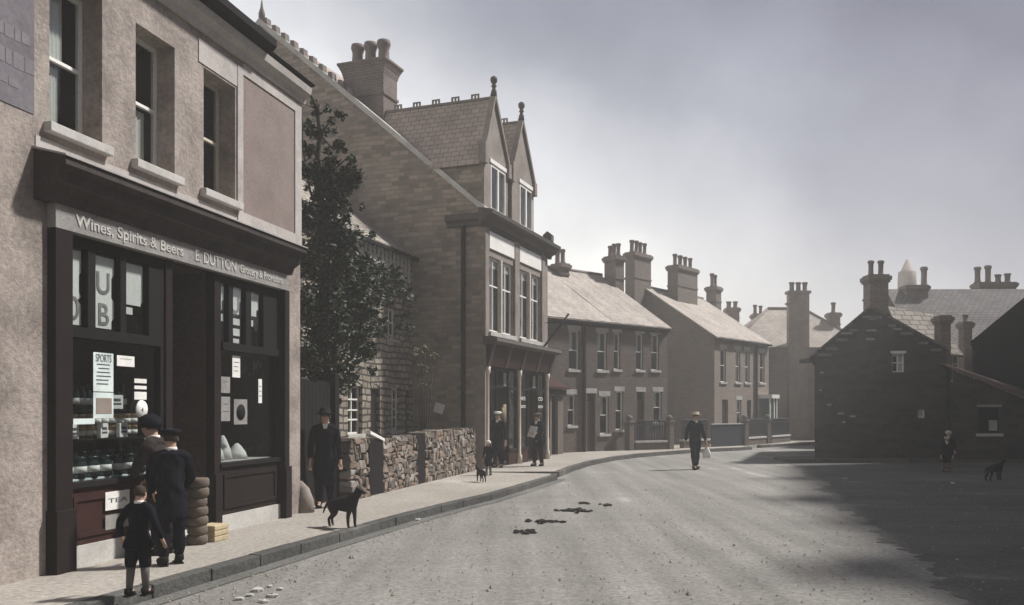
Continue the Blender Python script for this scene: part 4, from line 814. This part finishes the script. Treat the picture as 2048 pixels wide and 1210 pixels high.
# unseen tall building, added out of frame on the right to shade the yard
ml=empty('shade_building',(15.2,2,0),math.atan2(1,.2484),'tall plain brick block added out of view on the right to shade the yard','shadow caster')
b=MB(); ops=[(1.5+3*k,1.2+3.6*j,2.9+3*k,3.2+3.6*j) for k in range(10) for j in range(3)]
# facade faces the road (local +y is left of its direction)
bb=MB(); wall_open(bb,0,31,0,13.1,ops,.2)
for i,v in enumerate(bb.v): bb.v[i]=(v[0],-v[1],v[2])
bb.box(0,-9,0,31,-.75,13.0,0)
bb.face([(0,0,0),(0,-.75,0),(0,-.75,13.1),(0,0,13.1)]); bb.face([(31,0,0),(31,-.75,0),(31,-.75,13.1),(31,0,13.1)]); bb.face([(0,0,13.1),(31,0,13.1),(31,-.75,13.1),(0,-.75,13.1)])
bb.build('wall',['brick_soot','dark'],ml,recalc=False)
b=MB(); b.box(-.1,-9.1,13.1,31.1,.1,13.3); b.build('parapet','dark_stone',ml)
for x_,w_,h_ in ((3,1.2,1.5),(7.5,.9,1.0),(12,1.5,1.7),(16.2,1.0,.8),(20,1.3,1.5),(25.5,1.1,1.1)): b=MB(); b.box(x_,-.9,13.3,x_+w_,-.1,13.3+h_); b.build('chimney','brick_soot',ml)  # stacks added to break up the straight edge of the cast shadow
ml.location=(*(11.6,2.0),0)

# ============================================================ TREE, SHRUBS
def leaves(name,clumps,m,parent,size,n_per,stretch=1.0):
    b=MB()
    for (c,r,k) in clumps:
        for _ in range(int(n_per*k)):
            while True:
                d=Vector((rnd.uniform(-1,1),rnd.uniform(-1,1),rnd.uniform(-1,1)))
                if .05<d.length<1: break
            p=Vector(c)+Vector((d.x*r[0],d.y*r[1],d.z*r[2]))*(.55+.45*d.length)*rnd.uniform(.8,1.12)
            s=size*rnd.uniform(.6,1.3); a=Vector((rnd.uniform(-1,1),rnd.uniform(-1,1),rnd.uniform(-.7,.5))).normalized(); t=a.cross(Vector((rnd.uniform(-1,1),rnd.uniform(-1,1),1))).normalized(); nn=a.cross(t)
            b.face([p-a*s*.5,p+t*s*.3+nn*s*.08,p+a*s*.6],0); b.face([p-a*s*.5,p+a*s*.6,p-t*s*.3+nn*s*.08],0)
    return b.build(name,m,parent,recalc=False)
tr=empty('ivy_clad_tree',(*P(642,17.2),0),0,'tall dark leafy tree with a sparse arching top between the grocery and the stone cottage','tree')
T0=Vector((*P(642,17.2),0))
def tp(px,py,Y): X=P(px,Y); return Vector((X[0],X[1],Z(py,Y)))-T0
b=MB()
b.tube([(0,0,0),(.05,.0,1.2),(-.05,.1,2.6),tp(648,560,17.2),tp(640,430,17.2),tp(632,340,17.0),tp(640,270,16.8),tp(634,215,16.6),tp(612,172,16.4),tp(590,160,16.2)],[.16,.13,.11,.09,.08,.06,.045,.035,.02,.01],8)
for pts,r0 in (([tp(645,500,17.2),tp(690,470,17.6),tp(715,500,18),tp(760,540,19.2),tp(805,560,20.8),tp(815,610,21.2)],.05),([tp(640,400,17.2),tp(668,340,17.0),tp(700,310,16.8)],.035),([tp(638,280,16.8),tp(660,240,16.7),tp(688,225,16.5)],.022),([tp(640,270,16.8),tp(668,300,16.6),tp(684,270,16.6)],.022),([tp(642,450,17.2),tp(620,380,16.8),tp(606,300,16.4),tp(604,215,16.2)],.03),([tp(634,218,16.6),tp(606,207,16.4),tp(594,206,16.2)],.014),([tp(650,560,17.2),tp(700,640,17.8),tp(735,690,18.2)],.05),([tp(645,600,17.2),tp(610,560,16.6)],.04),([tp(650,520,17.2),tp(690,590,17.4),tp(730,600,18)],.04)):
    b.tube(pts,[r0*(1-.75*i/(len(pts)-1)) for i in range(len(pts))],6)
b.build('trunk','bark',tr)
CL=[]
def cl(px,py,rp,Y,k=1.0,ry=None): r=rp/FPX*Y; CL.append((tp(px,py,Y),(r,ry or r*.8,r),k*(rp/50)**2))
for a in ((650,430,48,17),(640,520,60,17.2),(695,560,60,17.8),(650,620,66,17.2),(705,660,50,18),(645,705,60,17.2),(725,600,42,18.4),(680,480,48,17.4),(640,345,30,16.9),(660,385,42,17),(620,430,30,16.6),(615,520,36,16.6),(612,620,36,16.6),(615,720,36,16.6),(665,760,36,17.4),(720,700,30,18.2),(630,800,30,17),(700,760,16,18)): cl(*a,k=1.5)
for a in ((690,350,22,16.9),(622,300,15,16.6),(648,262,13,16.8),(634,222,11,16.6),(684,232,9,16.6),(678,290,13,16.7),(703,318,9,16.8),(700,372,14,16.9),(608,340,22,16.5),(606,250,10,16.4),(655,300,10,16.8),(668,262,7,16.7),(690,300,6,16.7),(755,535,22,19.2),(787,552,18,20.2),(812,585,14,21),(808,632,12,21),(760,585,12,19.3),(742,470,10,18.6),(770,640,10,19.6),(690,785,9,17.6),(745,700,14,18.4),(735,560,32,18.6),(730,640,34,18.4),(765,560,24,19.4),(800,560,17,20.6),(818,600,15,21.4),(800,650,9,20.8),(740,535,26,19),(785,545,20,20),(752,640,14,19),(720,690,34,18.3),(700,740,26,18),(650,780,40,17.2),(725,520,20,18.5),(755,600,12,19.2),(818,660,11,21.2),(690,420,18,17.4),(715,470,16,18),(745,740,12,18.8),(715,350,13,17),(690,370,15,17),(675,225,8,16.6),(700,345,20,16.9),(665,325,18,16.8),(712,365,12,17),(625,265,14,16.6),(770,590,26,19.6),(760,660,20,19.2),(795,575,20,20.4)): cl(*a,k=1.15)
for _ in range(34):
    py=rnd.uniform(200,760); px=rnd.uniform(600,640+min(110,(py-180)*.45)); cl(px,py,rnd.uniform(5,12),17,k=1.2)
leaves('crown',CL,'leaf',tr,.115,560)
sb=empty('wall_shrub',(*P(848,23.4),0),0,'straggly pale twiggy shrub against the dark stone gable wall','shrub'); T0=Vector((*P(848,23.4),0)); CL=[]
b=MB()
for px,py in ((832,700),(850,695),(868,712),(842,740),(858,770)): b.tube([(0,0,0),tp((848+px)/2,840,23.4),tp(px,py,23.4)],[.03,.02,.008],5); cl(px,py,12,23.4,k=1.1)
cl(850,735,14,23.4); cl(842,775,10,23.4,k=1); b.build('stem','bark',sb); leaves('foliage',CL,'leaf_pale',sb,.1,420)
# low weeds in the cottage garden
# ============================================================ SMALL THINGS IN THE ROAD
def ground_xy(px,py,z=0): Y=(EYE-z)*FPX/(py-HZ); return P(px,Y)
for (px,py,n,w_,l) in ((1049,1065,5,.16,'nearest small pile of dark horse dung on the road'),(1096,1043,7,.17,'second nearest pile of dark horse dung on the road'),(1150,1021,10,.26,'largest spread of dark horse dung in mid road'),(1215,1010,3,.08,'smallest farthest lump of horse dung on the road'),(1058,1042,1,.03,'single small crumb of dung left of the second pile'),(1168,1006,2,.08,'little dark dung crumbs just behind the largest spread')):
    X=ground_xy(px,py); b=MB()
    for _ in range(n*5): r=rnd.uniform(.012,.042); b.blob((rnd.gauss(0,w_*.6),rnd.gauss(0,.1),r*.2),(r*1.5,r*1.1,r*.45),7,.35)
    b.sm=[False]*len(b.sm)
    o=b.build('horse_dung','dung'); o.location=(X[0],X[1],0); tag(o,l,'dung')
for (px,py,s,l) in ((948,1005,.12,'crumpled pale paper scrap in the gutter beside the pavement'),(835,1040,.05,'tiny pale scrap near the kerb ahead of the large dog'),(1690,958,.05,'tiny pale scrap lying in the dark yard'),(1905,967,.05,'pale scrap lying in the yard in front of the two children')):
    X=ground_xy(px,py); b=MB(); n=6
    b.grid([[(s*(i/n-.5)*2.2,s*(j/n-.5)*1.4,.012+rnd.uniform(0,s*.35)) for j in range(n+1)] for i in range(n+1)],closed=False,caps=False,smooth=False); b.grid([[(s*(i/n-.5)*2.2,s*(j/n-.5)*1.4,.004) for j in range(n+1)] for i in range(n+1)],closed=False,caps=False,smooth=False)
    o=b.build('paper_scrap','linen',recalc=False); o.location=(X[0],X[1],0); o.rotation_euler=(0,0,rnd.uniform(0,3)); tag(o,l,'paper')
spots=[(478,1198,.05,'leftmost of the pale stones in the gutter'),(500,1190,.045,'second from left of the pale stones in the gutter'),(516,1180,.07,'tallest pale stone in the gutter cluster'),(528,1203,.05,'pale stone at the bottom edge of the gutter cluster'),(546,1192,.065,'large pale stone near the right of the gutter cluster'),(560,1178,.04,'small pale stone at the far right of the gutter cluster'),(540,1172,.04,'small pale stone at the back of the gutter cluster')]
for (px,py,r,l) in spots:
    X=ground_xy(px,py); b=MB(); b.blob((0,0,r*.05),(r*1.1,r*.8,r*.38),7,.3); b.sm=[False]*len(b.sm); o=b.build('stone','stonep'); o.location=(X[0],X[1],0); o.rotation_euler=(0,0,rnd.uniform(0,3)); tag(o,l,'stone','pale stones in the gutter')

b=MB()
for _ in range(2600):
    Y=5.5+16*rnd.random()**1.7; X=rnd.uniform(-4.3+.29*(Y-5)+.3,.6*Y+1) if rnd.random()<.75 else -4.3+.29*(Y-5)+.15+abs(rnd.gauss(0,.35))
    if X<-4.3+.29*(Y-5)+.12: continue
    r=rnd.uniform(.006,.016)*(1 if rnd.random()<.93 else 1.9); a=rnd.uniform(0,6.28); bi=len(b.v)
    for k in range(4): b.v.append((X+r*math.cos(a+k*1.57)*rnd.uniform(.7,1.3),Y+r*math.sin(a+k*1.57)*rnd.uniform(.7,1.3),-.003))
    b.v.append((X,Y,r*rnd.uniform(.5,.9)))
    for k in range(4): b.f.append((bi+k,bi+(k+1)%4,bi+4)); b.m.append(0); b.sm.append(False)
tag(b.build('grit','grit',recalc=False),kind='stuff')
# ============================================================ PEOPLE AND DOGS
def skin(name,nodes,m,parent,root=0,sub=2):
    # nodes: list of (x,y,z,r,parent_index)
    me=bpy.data.meshes.new(name); me.from_pydata([n[:3] for n in nodes],[(n[4],i) for i,n in enumerate(nodes) if n[4] is not None],[])
    me.materials.append(M[m]); o=bpy.data.objects.new(name,me); COL.objects.link(o); o.parent=parent
    md=o.modifiers.new('skin','SKIN'); md.use_smooth_shade=True
    for i,n in enumerate(nodes):
        sv=me.skin_vertices[0].data[i]; r=n[3]; sv.radius=r if hasattr(r,'__len__') else (r,r); sv.use_root=(i==root)
    o.modifiers.new('sub','SUBSURF').levels=sub; o.modifiers['sub'].render_levels=sub
    return o
def lerp(a,b,t): return tuple(a[i]+(b[i]-a[i])*t for i in range(3))
CT=bpy.data.textures.new('cloth_folds','CLOUDS'); CT.noise_scale=.11; CT.noise_depth=2
def cloth(o,h):
    a=o.modifiers.new('sub','SUBSURF'); a.levels=a.render_levels=2
    d=o.modifiers.new('folds','DISPLACE'); d.texture=CT; d.strength=.035*h; d.mid_level=.5; d.texture_coords='GLOBAL'
    return o
def person(loc,face,H,label,legs=((-.0,0),(.0,0)),arms=None,coat='coat',trou='coat',hat='cap',hatm='coat',coatlen=.47,collar=True,knick=False,flare=1.0,lean=0,headturn=0,hairlen=.5,apron=False,group=None):
    t=empty('person',loc,face,label,'person',group)      # faces local -Y
    h=H
    pel=(0,0,.52*h); che=(0,-.02*h-lean*.12*h,.74*h); nk=(0,-.01*h-lean*.2*h,.83*h); hd0=(0,nk[1]-.02*h-lean*.05*h,.885*h); hd1=(0,hd0[1]-.005*h,.945*h)
    N=[(*pel,.065*h,None),(0,(pel[1]+che[1])/2,.63*h,(.058*h,.042*h),0),(*che,(.062*h,.042*h),1),(*nk,.033*h,2),(*hd0,(.043*h,.05*h),3),(*hd1,(.05*h,.058*h),4)]
    J={}
    for s,i in ((-1,0),(1,1)):
        fw=legs[i][0]; kn=legs[i][1]
        hip=(s*.052*h,0,.5*h); knee=(s*.058*h,-fw*.45-kn*.3*h*.4,.28*h); ank=(s*.06*h,-fw,.05*h); toe=(s*.07*h,-fw-.09*h,.022*h)
        k=len(N); N+=[(*hip,.055*h,0),(*knee,.036*h,k),(*ank,.024*h,k+1),(*toe,.02*h,k+2)]
        J['leg',i]=(hip,knee,ank,toe)
    arms=arms or (((-.14,-.0,.64),(-.15,-.06,.47)),((.14,0,.64),(.15,-.06,.47)))
    for s,i in ((-1,0),(1,1)):
        sh=(s*.098*h,che[1]+.01*h,.79*h); el=tuple(v*h for v in arms[i][0]); wr=tuple(v*h for v in arms[i][1])
        k=len(N); N+=[(*sh,.026*h,2),(*el,.022*h,k),(*wr,.016*h,k+1)]
        d=(Vector(wr)-Vector(el)).normalized(); pm=Vector(wr)+d*.03*h; pal=len(N); N.append((*pm,(.019*h,.012*h),k+2))
        side=d.cross(Vector((0,1,0)) if abs(d.y)<.8 else Vector((1,0,0))).normalized(); curl=Vector((-s*.3,-.6,-.2)).normalized()
        for q,L in ((-1.5,.032),(-.5,.04),(.5,.043),(1.5,.037)):
            a=pm+side*q*.009*h+d*.022*h; bq=a+d*L*.55*h+curl*.004*h; c=bq+d*L*.35*h+curl*.012*h
            z=len(N); N+=[(*a,.0055*h,pal),(*bq,.005*h,z),(*c,.0042*h,z+1)]
        a=pm-side*.014*h+curl*.012*h; z=len(N); N+=[(*a,.006*h,pal),(*(a+d*.022*h+curl*.012*h),.005*h,z)]
        J['arm',i]=(sh,el,wr)
    # nose and ears
    N+=[(0,hd1[1]-.062*h,.912*h,.009*h,4)]
    skin('body',N,'skin',t)
    # trousers
    b=MB()
    for i in (0,1):
        hip,kn,an,to=J['leg',i]
        if knick: b.tube([(hip[0],hip[1],.53*h),hip,lerp(hip,kn,.5),kn,lerp(kn,an,.12)],[.066*h,.068*h,.064*h,.056*h,.038*h],12)
        else: b.tube([(hip[0],hip[1],.53*h),hip,lerp(hip,kn,.5),kn,lerp(kn,an,.5),lerp(kn,an,1.0)],[.066*h,.066*h,.056*h,.047*h,.042*h,.045*h],12)
    cloth(b.build('knickerbockers' if knick else 'trousers',trou,t),h)
    if knick:
        for i in (0,1):
            hip,kn,an,to=J['leg',i]; b=MB(); b.tube([lerp(kn,an,.05),lerp(kn,an,.35),an],[.04*h,.037*h,.027*h],10); b.build('stocking','sock',t)
    for i in (0,1):
        hip,kn,an,to=J['leg',i]; b=MB(); b.tube([(an[0],an[1]+.02*h,.07*h),(an[0],an[1]+.015*h,.03*h)],[.031*h,.034*h],10); b.tube([(an[0],an[1]+.035*h,.022*h),(an[0],an[1],.03*h),(to[0],to[1]+.03*h,.026*h),(to[0],to[1]-.005*h,.018*h)],[.02*h,.032*h,.034*h,.018*h],10,flat=.8); b.box(an[0]-.025*h,to[1]+.01*h,0,an[0]+.03*h,an[1]+.05*h,.012*h); b.build('boot','black_paint',t)
    # coat
    cy=lambda z:pel[1]+(che[1]-pel[1])*max(0,min(1,(z-.52)/.22))
    b=MB(); cl_=coatlen; f=flare
    rs=[(0,cy(cl_),cl_*h,.105*h*f,.085*h*f),(0,cy(.52),.54*h,.098*h,.076*h),(0,cy(.62),.62*h,.09*h,.067*h),(0,cy(.7),.7*h,.1*h,.072*h),(0,cy(.76),.77*h,.112*h,.07*h),(0,nk[1]*.7+che[1]*.3,.805*h,.098*h,.058*h),(0,nk[1],.832*h,.05*h,.045*h),(0,nk[1],.845*h,.038*h,.038*h)]
    if cl_<.4: rs.insert(1,(0,0,.45*h,.1*h*(f*.5+.5),.08*h*(f*.5+.5)))
    b.rings(rs,20)
    b.tube([(-.112*h,che[1]+.01*h,.785*h),(-.09*h,che[1]+.008*h,.797*h),(0,che[1]*.6+nk[1]*.4,.81*h),(.09*h,che[1]+.008*h,.797*h),(.112*h,che[1]+.01*h,.785*h)],[.03*h,.046*h,.05*h,.046*h,.03*h],12,flat=1.15)
    for i in (0,1):
        sh,el,wr=J['arm',i]; b.tube([(sh[0]*.75,sh[1],sh[2]),sh,lerp(sh,el,.5),el,lerp(el,wr,.5),lerp(el,wr,.97)],[.046*h,.047*h,.042*h,.036*h,.031*h,.028*h],12)
    cloth(b.build('coat',coat,t),h)
    if collar:
        b=MB(); b.rings([(0,nk[1],.836*h,.046*h,.044*h),(0,nk[1],.862*h,.039*h,.04*h)],14)
        b.prism([(-.028*h,.845*h),(.028*h,.845*h),(.004*h,.745*h),(-.004*h,.745*h)],nk[1]-.066*h,nk[1]-.048*h,'y'); b.build('shirt_collar','linen',t)
    hc=Vector((hd1[0],hd1[1],.93*h))
    b=MB(); rows=[]
    for i in range(7):
        ph=-.5+i*(math.pi/2+.5)/6; rr=math.cos(ph); rows.append([(hc.x+.054*h*rr*math.cos(2*math.pi*k/16),hc.y+.014*h+.056*h*rr*math.sin(2*math.pi*k/16)-0,hc.z+.006*h+.064*h*math.sin(ph)) for k in range(16)])
    b.grid(rows); b.build('hair','hair',t)
    for s in (-1,1):
        b=MB(); b.blob((s*.018*h,hd1[1]-.0545*h,.926*h),(.007*h,.004*h,.005*h),8,0); b.build('eye','hair',t)
        b=MB(); b.blob((s*.05*h,hd1[1]+.004*h,.918*h),(.006*h,.011*h,.018*h),8,0); b.build('ear','skin',t)
    b=MB(); b.blob((0,hd1[1]-.053*h,.893*h),(.014*h,.004*h,.003*h),8,0); b.build('mouth','red_paint',t)
    if hat:
        b=MB(); c=(hc.x,hc.y+.006*h,.948*h)
        if hat=='cap':
            b.rings([(c[0],c[1],c[2],.058*h,.062*h),(c[0],c[1]+.004*h,c[2]+.018*h,.074*h,.078*h),(c[0],c[1]+.006*h,c[2]+.036*h,.07*h,.074*h),(c[0],c[1],c[2]+.047*h,.035*h,.04*h)],18)
            b.prism([(-.045*h,c[1]-.05*h),(.045*h,c[1]-.05*h),(.03*h,c[1]-.098*h),(-.03*h,c[1]-.098*h)],c[2]-.002*h,c[2]+.006*h,'z')
        elif hat=='bowler':
            b.rings([(c[0],c[1],c[2]-.003*h,.06*h,.065*h),(c[0],c[1],c[2],.088*h,.098*h),(c[0],c[1],c[2]+.005*h,.088*h,.098*h),(c[0],c[1],c[2]+.008*h,.06*h,.065*h),(c[0],c[1],c[2]+.04*h,.057*h,.062*h),(c[0],c[1],c[2]+.062*h,.035*h,.038*h),(c[0],c[1],c[2]+.067*h,.01*h,.01*h)],20)
        elif hat=='bonnet':
            b.rings([(c[0],c[1]+.01*h,c[2]-.03*h,.07*h,.07*h),(c[0],c[1]+.008*h,c[2]+.0*h,.085*h,.085*h),(c[0],c[1],c[2]+.04*h,.075*h,.075*h),(c[0],c[1],c[2]+.068*h,.03*h,.03*h)],16)
        elif hat=='straw':
            b.rings([(c[0],c[1],c[2]-.002*h,.06*h,.065*h),(c[0],c[1],c[2],.1*h,.105*h),(c[0],c[1],c[2]+.006*h,.1*h,.105*h),(c[0],c[1],c[2]+.008*h,.061*h,.066*h),(c[0],c[1],c[2]+.05*h,.058*h,.062*h),(c[0],c[1],c[2]+.052*h,.01*h,.01*h)],20)
        b.build('hat',hatm,t)
    return t
pz=.12
def fl(px,Y): return (*P(px,Y),pz)
FA=F1.a
# boy at the kerb, back to us
person(fl(277,7.8),R(180-10),.97,'small boy at the kerb with his back turned, flared dark coat and white collar',knick=True,hat=None,flare=1.9,coatlen=.4,legs=((.02,0),(-.05,0)),arms=(((-.18,.02,.66),(-.2,-.06,.5)),((.18,.02,.66),(.21,-.06,.52))))
person(fl(343,9.35),R(-148),1.44,'older boy in a dark flat cap and long coat standing by the sacking bale',hat='cap',coatlen=.3,flare=1.2,legs=((.06,0),(-.04,0)),arms=(((-.15,-.03,.63),(-.1,-.12,.52)),((.15,-.03,.63),(.1,-.12,.52))))
person(fl(324,10.05),R(-108),1.56,'stooping figure in a brown shawl and black bonnet peering into the left grocery window',hat='bonnet',hatm='coat',coat='shawl',coatlen=.12,flare=1.25,lean=.3,arms=(((-.14,-.1,.64),(-.05,-.2,.52)),((.14,-.1,.64),(.06,-.2,.55))))
person(fl(650,14.85),R(14),1.66,'man in dark suit and hat with a pale neckcloth standing at the side gate',hat='bowler',hatm='black_paint',coatlen=.2,flare=1.25,legs=((.03,0),(-.03,0)))
person(fl(977,22.2),R(-20),.86,'tiny child in a white bonnet beside the small dark dog',hat='bonnet',hatm='linen',coat='coat2',coatlen=.3,flare=1.4,knick=True,collar=False)
mp_=person(fl(1076,25.7),R(-35),1.55,'man reading a white paper outside the gabled shop window',coat='coat2',hat='cap',hatm='sack',arms=(((-.14,-.06,.63),(-.07,-.16,.62)),((.14,-.06,.63),(.07,-.16,.62))),legs=((.05,0),(-.05,0)))
b=MB(); b.prism([(-.13,-.16),(.13,-.2),(.15,.14),(-.11,.18)],-.004,.004,'y'); o=b.build('newspaper','linen'); 
q=Matrix.Rotation(R(-35),4,'Z')@Vector((0,-.3,.62*1.55+.06)); p0=Vector(fl(1076,25.7)); o.location=p0+q; o.rotation_euler=(R(-25),0,R(-35)); tag(o,'white folded paper held by the man outside the gabled shop','newspaper')
person((*P(996,25.05),pz),R(-10),1.6,'person in dark clothes and pale cap standing in the gabled shop doorway',hat='cap',hatm='linen',coatlen=.2)
mw=P(1390,26.3)
person((*mw,0),R(10),1.7,'man in a dark suit and straw hat walking down the middle of the road',hat='straw',hatm='straw',coat='coat2',coatlen=.42,flare=1.15,legs=((.2,.3),(-.16,0)),arms=(((-.15,.0,.64),(-.19,-.05,.49)),((.15,.02,.64),(.2,-.02,.47))))
b=MB(); b.rings([(0,0,0,.11,.05),(0,0,.14,.13,.06),(0,0,.26,.08,.035),(0,0,.34,.02,.015)],12); b.tube([(0,0,.33),(0,0,.4)],.012,6); o=b.build('cloth_bag','linen'); v=Matrix.Rotation(R(10),4,'Z')@Vector((.2*1.7,-.05,0)); o.location=(mw[0]+v.x,mw[1]+v.y,.33); tag(o,'pale cloth bag hanging from the walking man\'s hand','bag')
X=ground_xy(1893,944); person((X[0],X[1],0),R(-15),1.0,'child with a pale flat cap standing in the dark yard',hat='cap',hatm='stonep',coatlen=.3,knick=True,coat='coat2'); X=ground_xy(1904,938); person((X[0]+.1,X[1]+.4,0),R(-30),1.12,'taller child with a pale bonnet just behind the capped child in the yard',hat='bonnet',hatm='stonep',coatlen=.25,knick=True)
def dog(loc,face,s,label,bushy=False,lying=False):
    t=empty('dog',loc,face,label,'dog')   # faces local +X ; s = shoulder height
    z=lambda v:v*s
    N=[(-.55*s,0,z(.8),(.17*s,.21*s),None),(-.2*s,0,z(.77),(.18*s,.24*s),0),(.12*s,0,z(.74),(.2*s,.28*s),1),(.4*s,0,z(.82),(.18*s,.24*s),2),(.6*s,0,z(1.05),(.1*s,.12*s),3),(.72*s,0,z(1.2),(.1*s,.11*s),4),(.86*s,0,z(1.19),(.075*s,.075*s),5),(1.02*s,0,z(1.14),(.045*s,.05*s),6)]
    for sd in (-1,1):
        k=len(N); o=.05*s*sd
        N+=[(.38*s,.12*s*sd,z(.62),.1*s,3),(.36*s+o,.12*s*sd,z(.36),.06*s,k),(.37*s+o,.12*s*sd,z(.07),.045*s,k+1),(.44*s+o,.12*s*sd,z(.03),.035*s,k+2)]
        k=len(N)
        N+=[(-.5*s,.12*s*sd,z(.62),.11*s,0),(-.44*s-o,.13*s*sd,z(.42),.07*s,k),(-.64*s-o,.13*s*sd,z(.27),.05*s,k+1),(-.6*s-o,.13*s*sd,z(.06),.043*s,k+2),(-.53*s-o,.13*s*sd,z(.03),.035*s,k+3)]
        k=len(N); N+=[(.68*s,.07*s*sd,z(1.3),.04*s,5),(.66*s,.1*s*sd,z(1.36 if not bushy else 1.28),.012*s,k)]
    k=len(N); N+=[(-.75*s,0,z(.78),.05*s,0),(-.9*s,0,z(.6),.04*s,k),(-.98*s,0,z(.42),.02*s,k+1)]
    N=[(n[0]*.86,n[1],n[2],n[3],n[4]) for n in N]
    skin('body',N,'fur',t)
    for sd in (-1,1): b=MB(); b.blob((.69*s,.06*s*sd,z(1.23)),(.015*s,.012*s,.015*s),6,0); b.build('eye','black_paint',t)
    b=MB(); b.blob((.93*s,0,z(1.15)),(.025*s,.028*s,.022*s),8,0); b.build('nose','black_paint',t)
    return t
X=ground_xy(686,1056,.12); dog((X[0],X[1]+.05,.12),R(-28),.43,'large dark dog standing at the kerb before the man at the gate')
X=ground_xy(962,964,.12); dog((X[0],X[1],.12),R(120),.3,'small dark dog on the pavement beside the tiny child',True)
X=ground_xy(1990,962); dog((X[0],X[1],0),R(20),.42,'dark dog in the shaded yard at the far right')
# ============================================================ AIR
b=MB(); b.box(-158,-48,-1.2,178,178,26); hz=b.build('haze','white'); hz.data.materials.clear()
hm=bpy.data.materials.new('haze_air'); hm.use_nodes=True; N=hm.node_tree.nodes; N.clear(); out=N.new('ShaderNodeOutputMaterial'); pv=N.new('ShaderNodeVolumePrincipled'); pv.inputs['Color'].default_value=(.95,.95,.93,1); pv.inputs['Density'].default_value=.0027; pv.inputs['Anisotropy'].default_value=.2; hm.node_tree.links.new(pv.outputs[0],out.inputs['Volume'])
hz.data.materials.append(hm); tag(hz,kind='stuff')
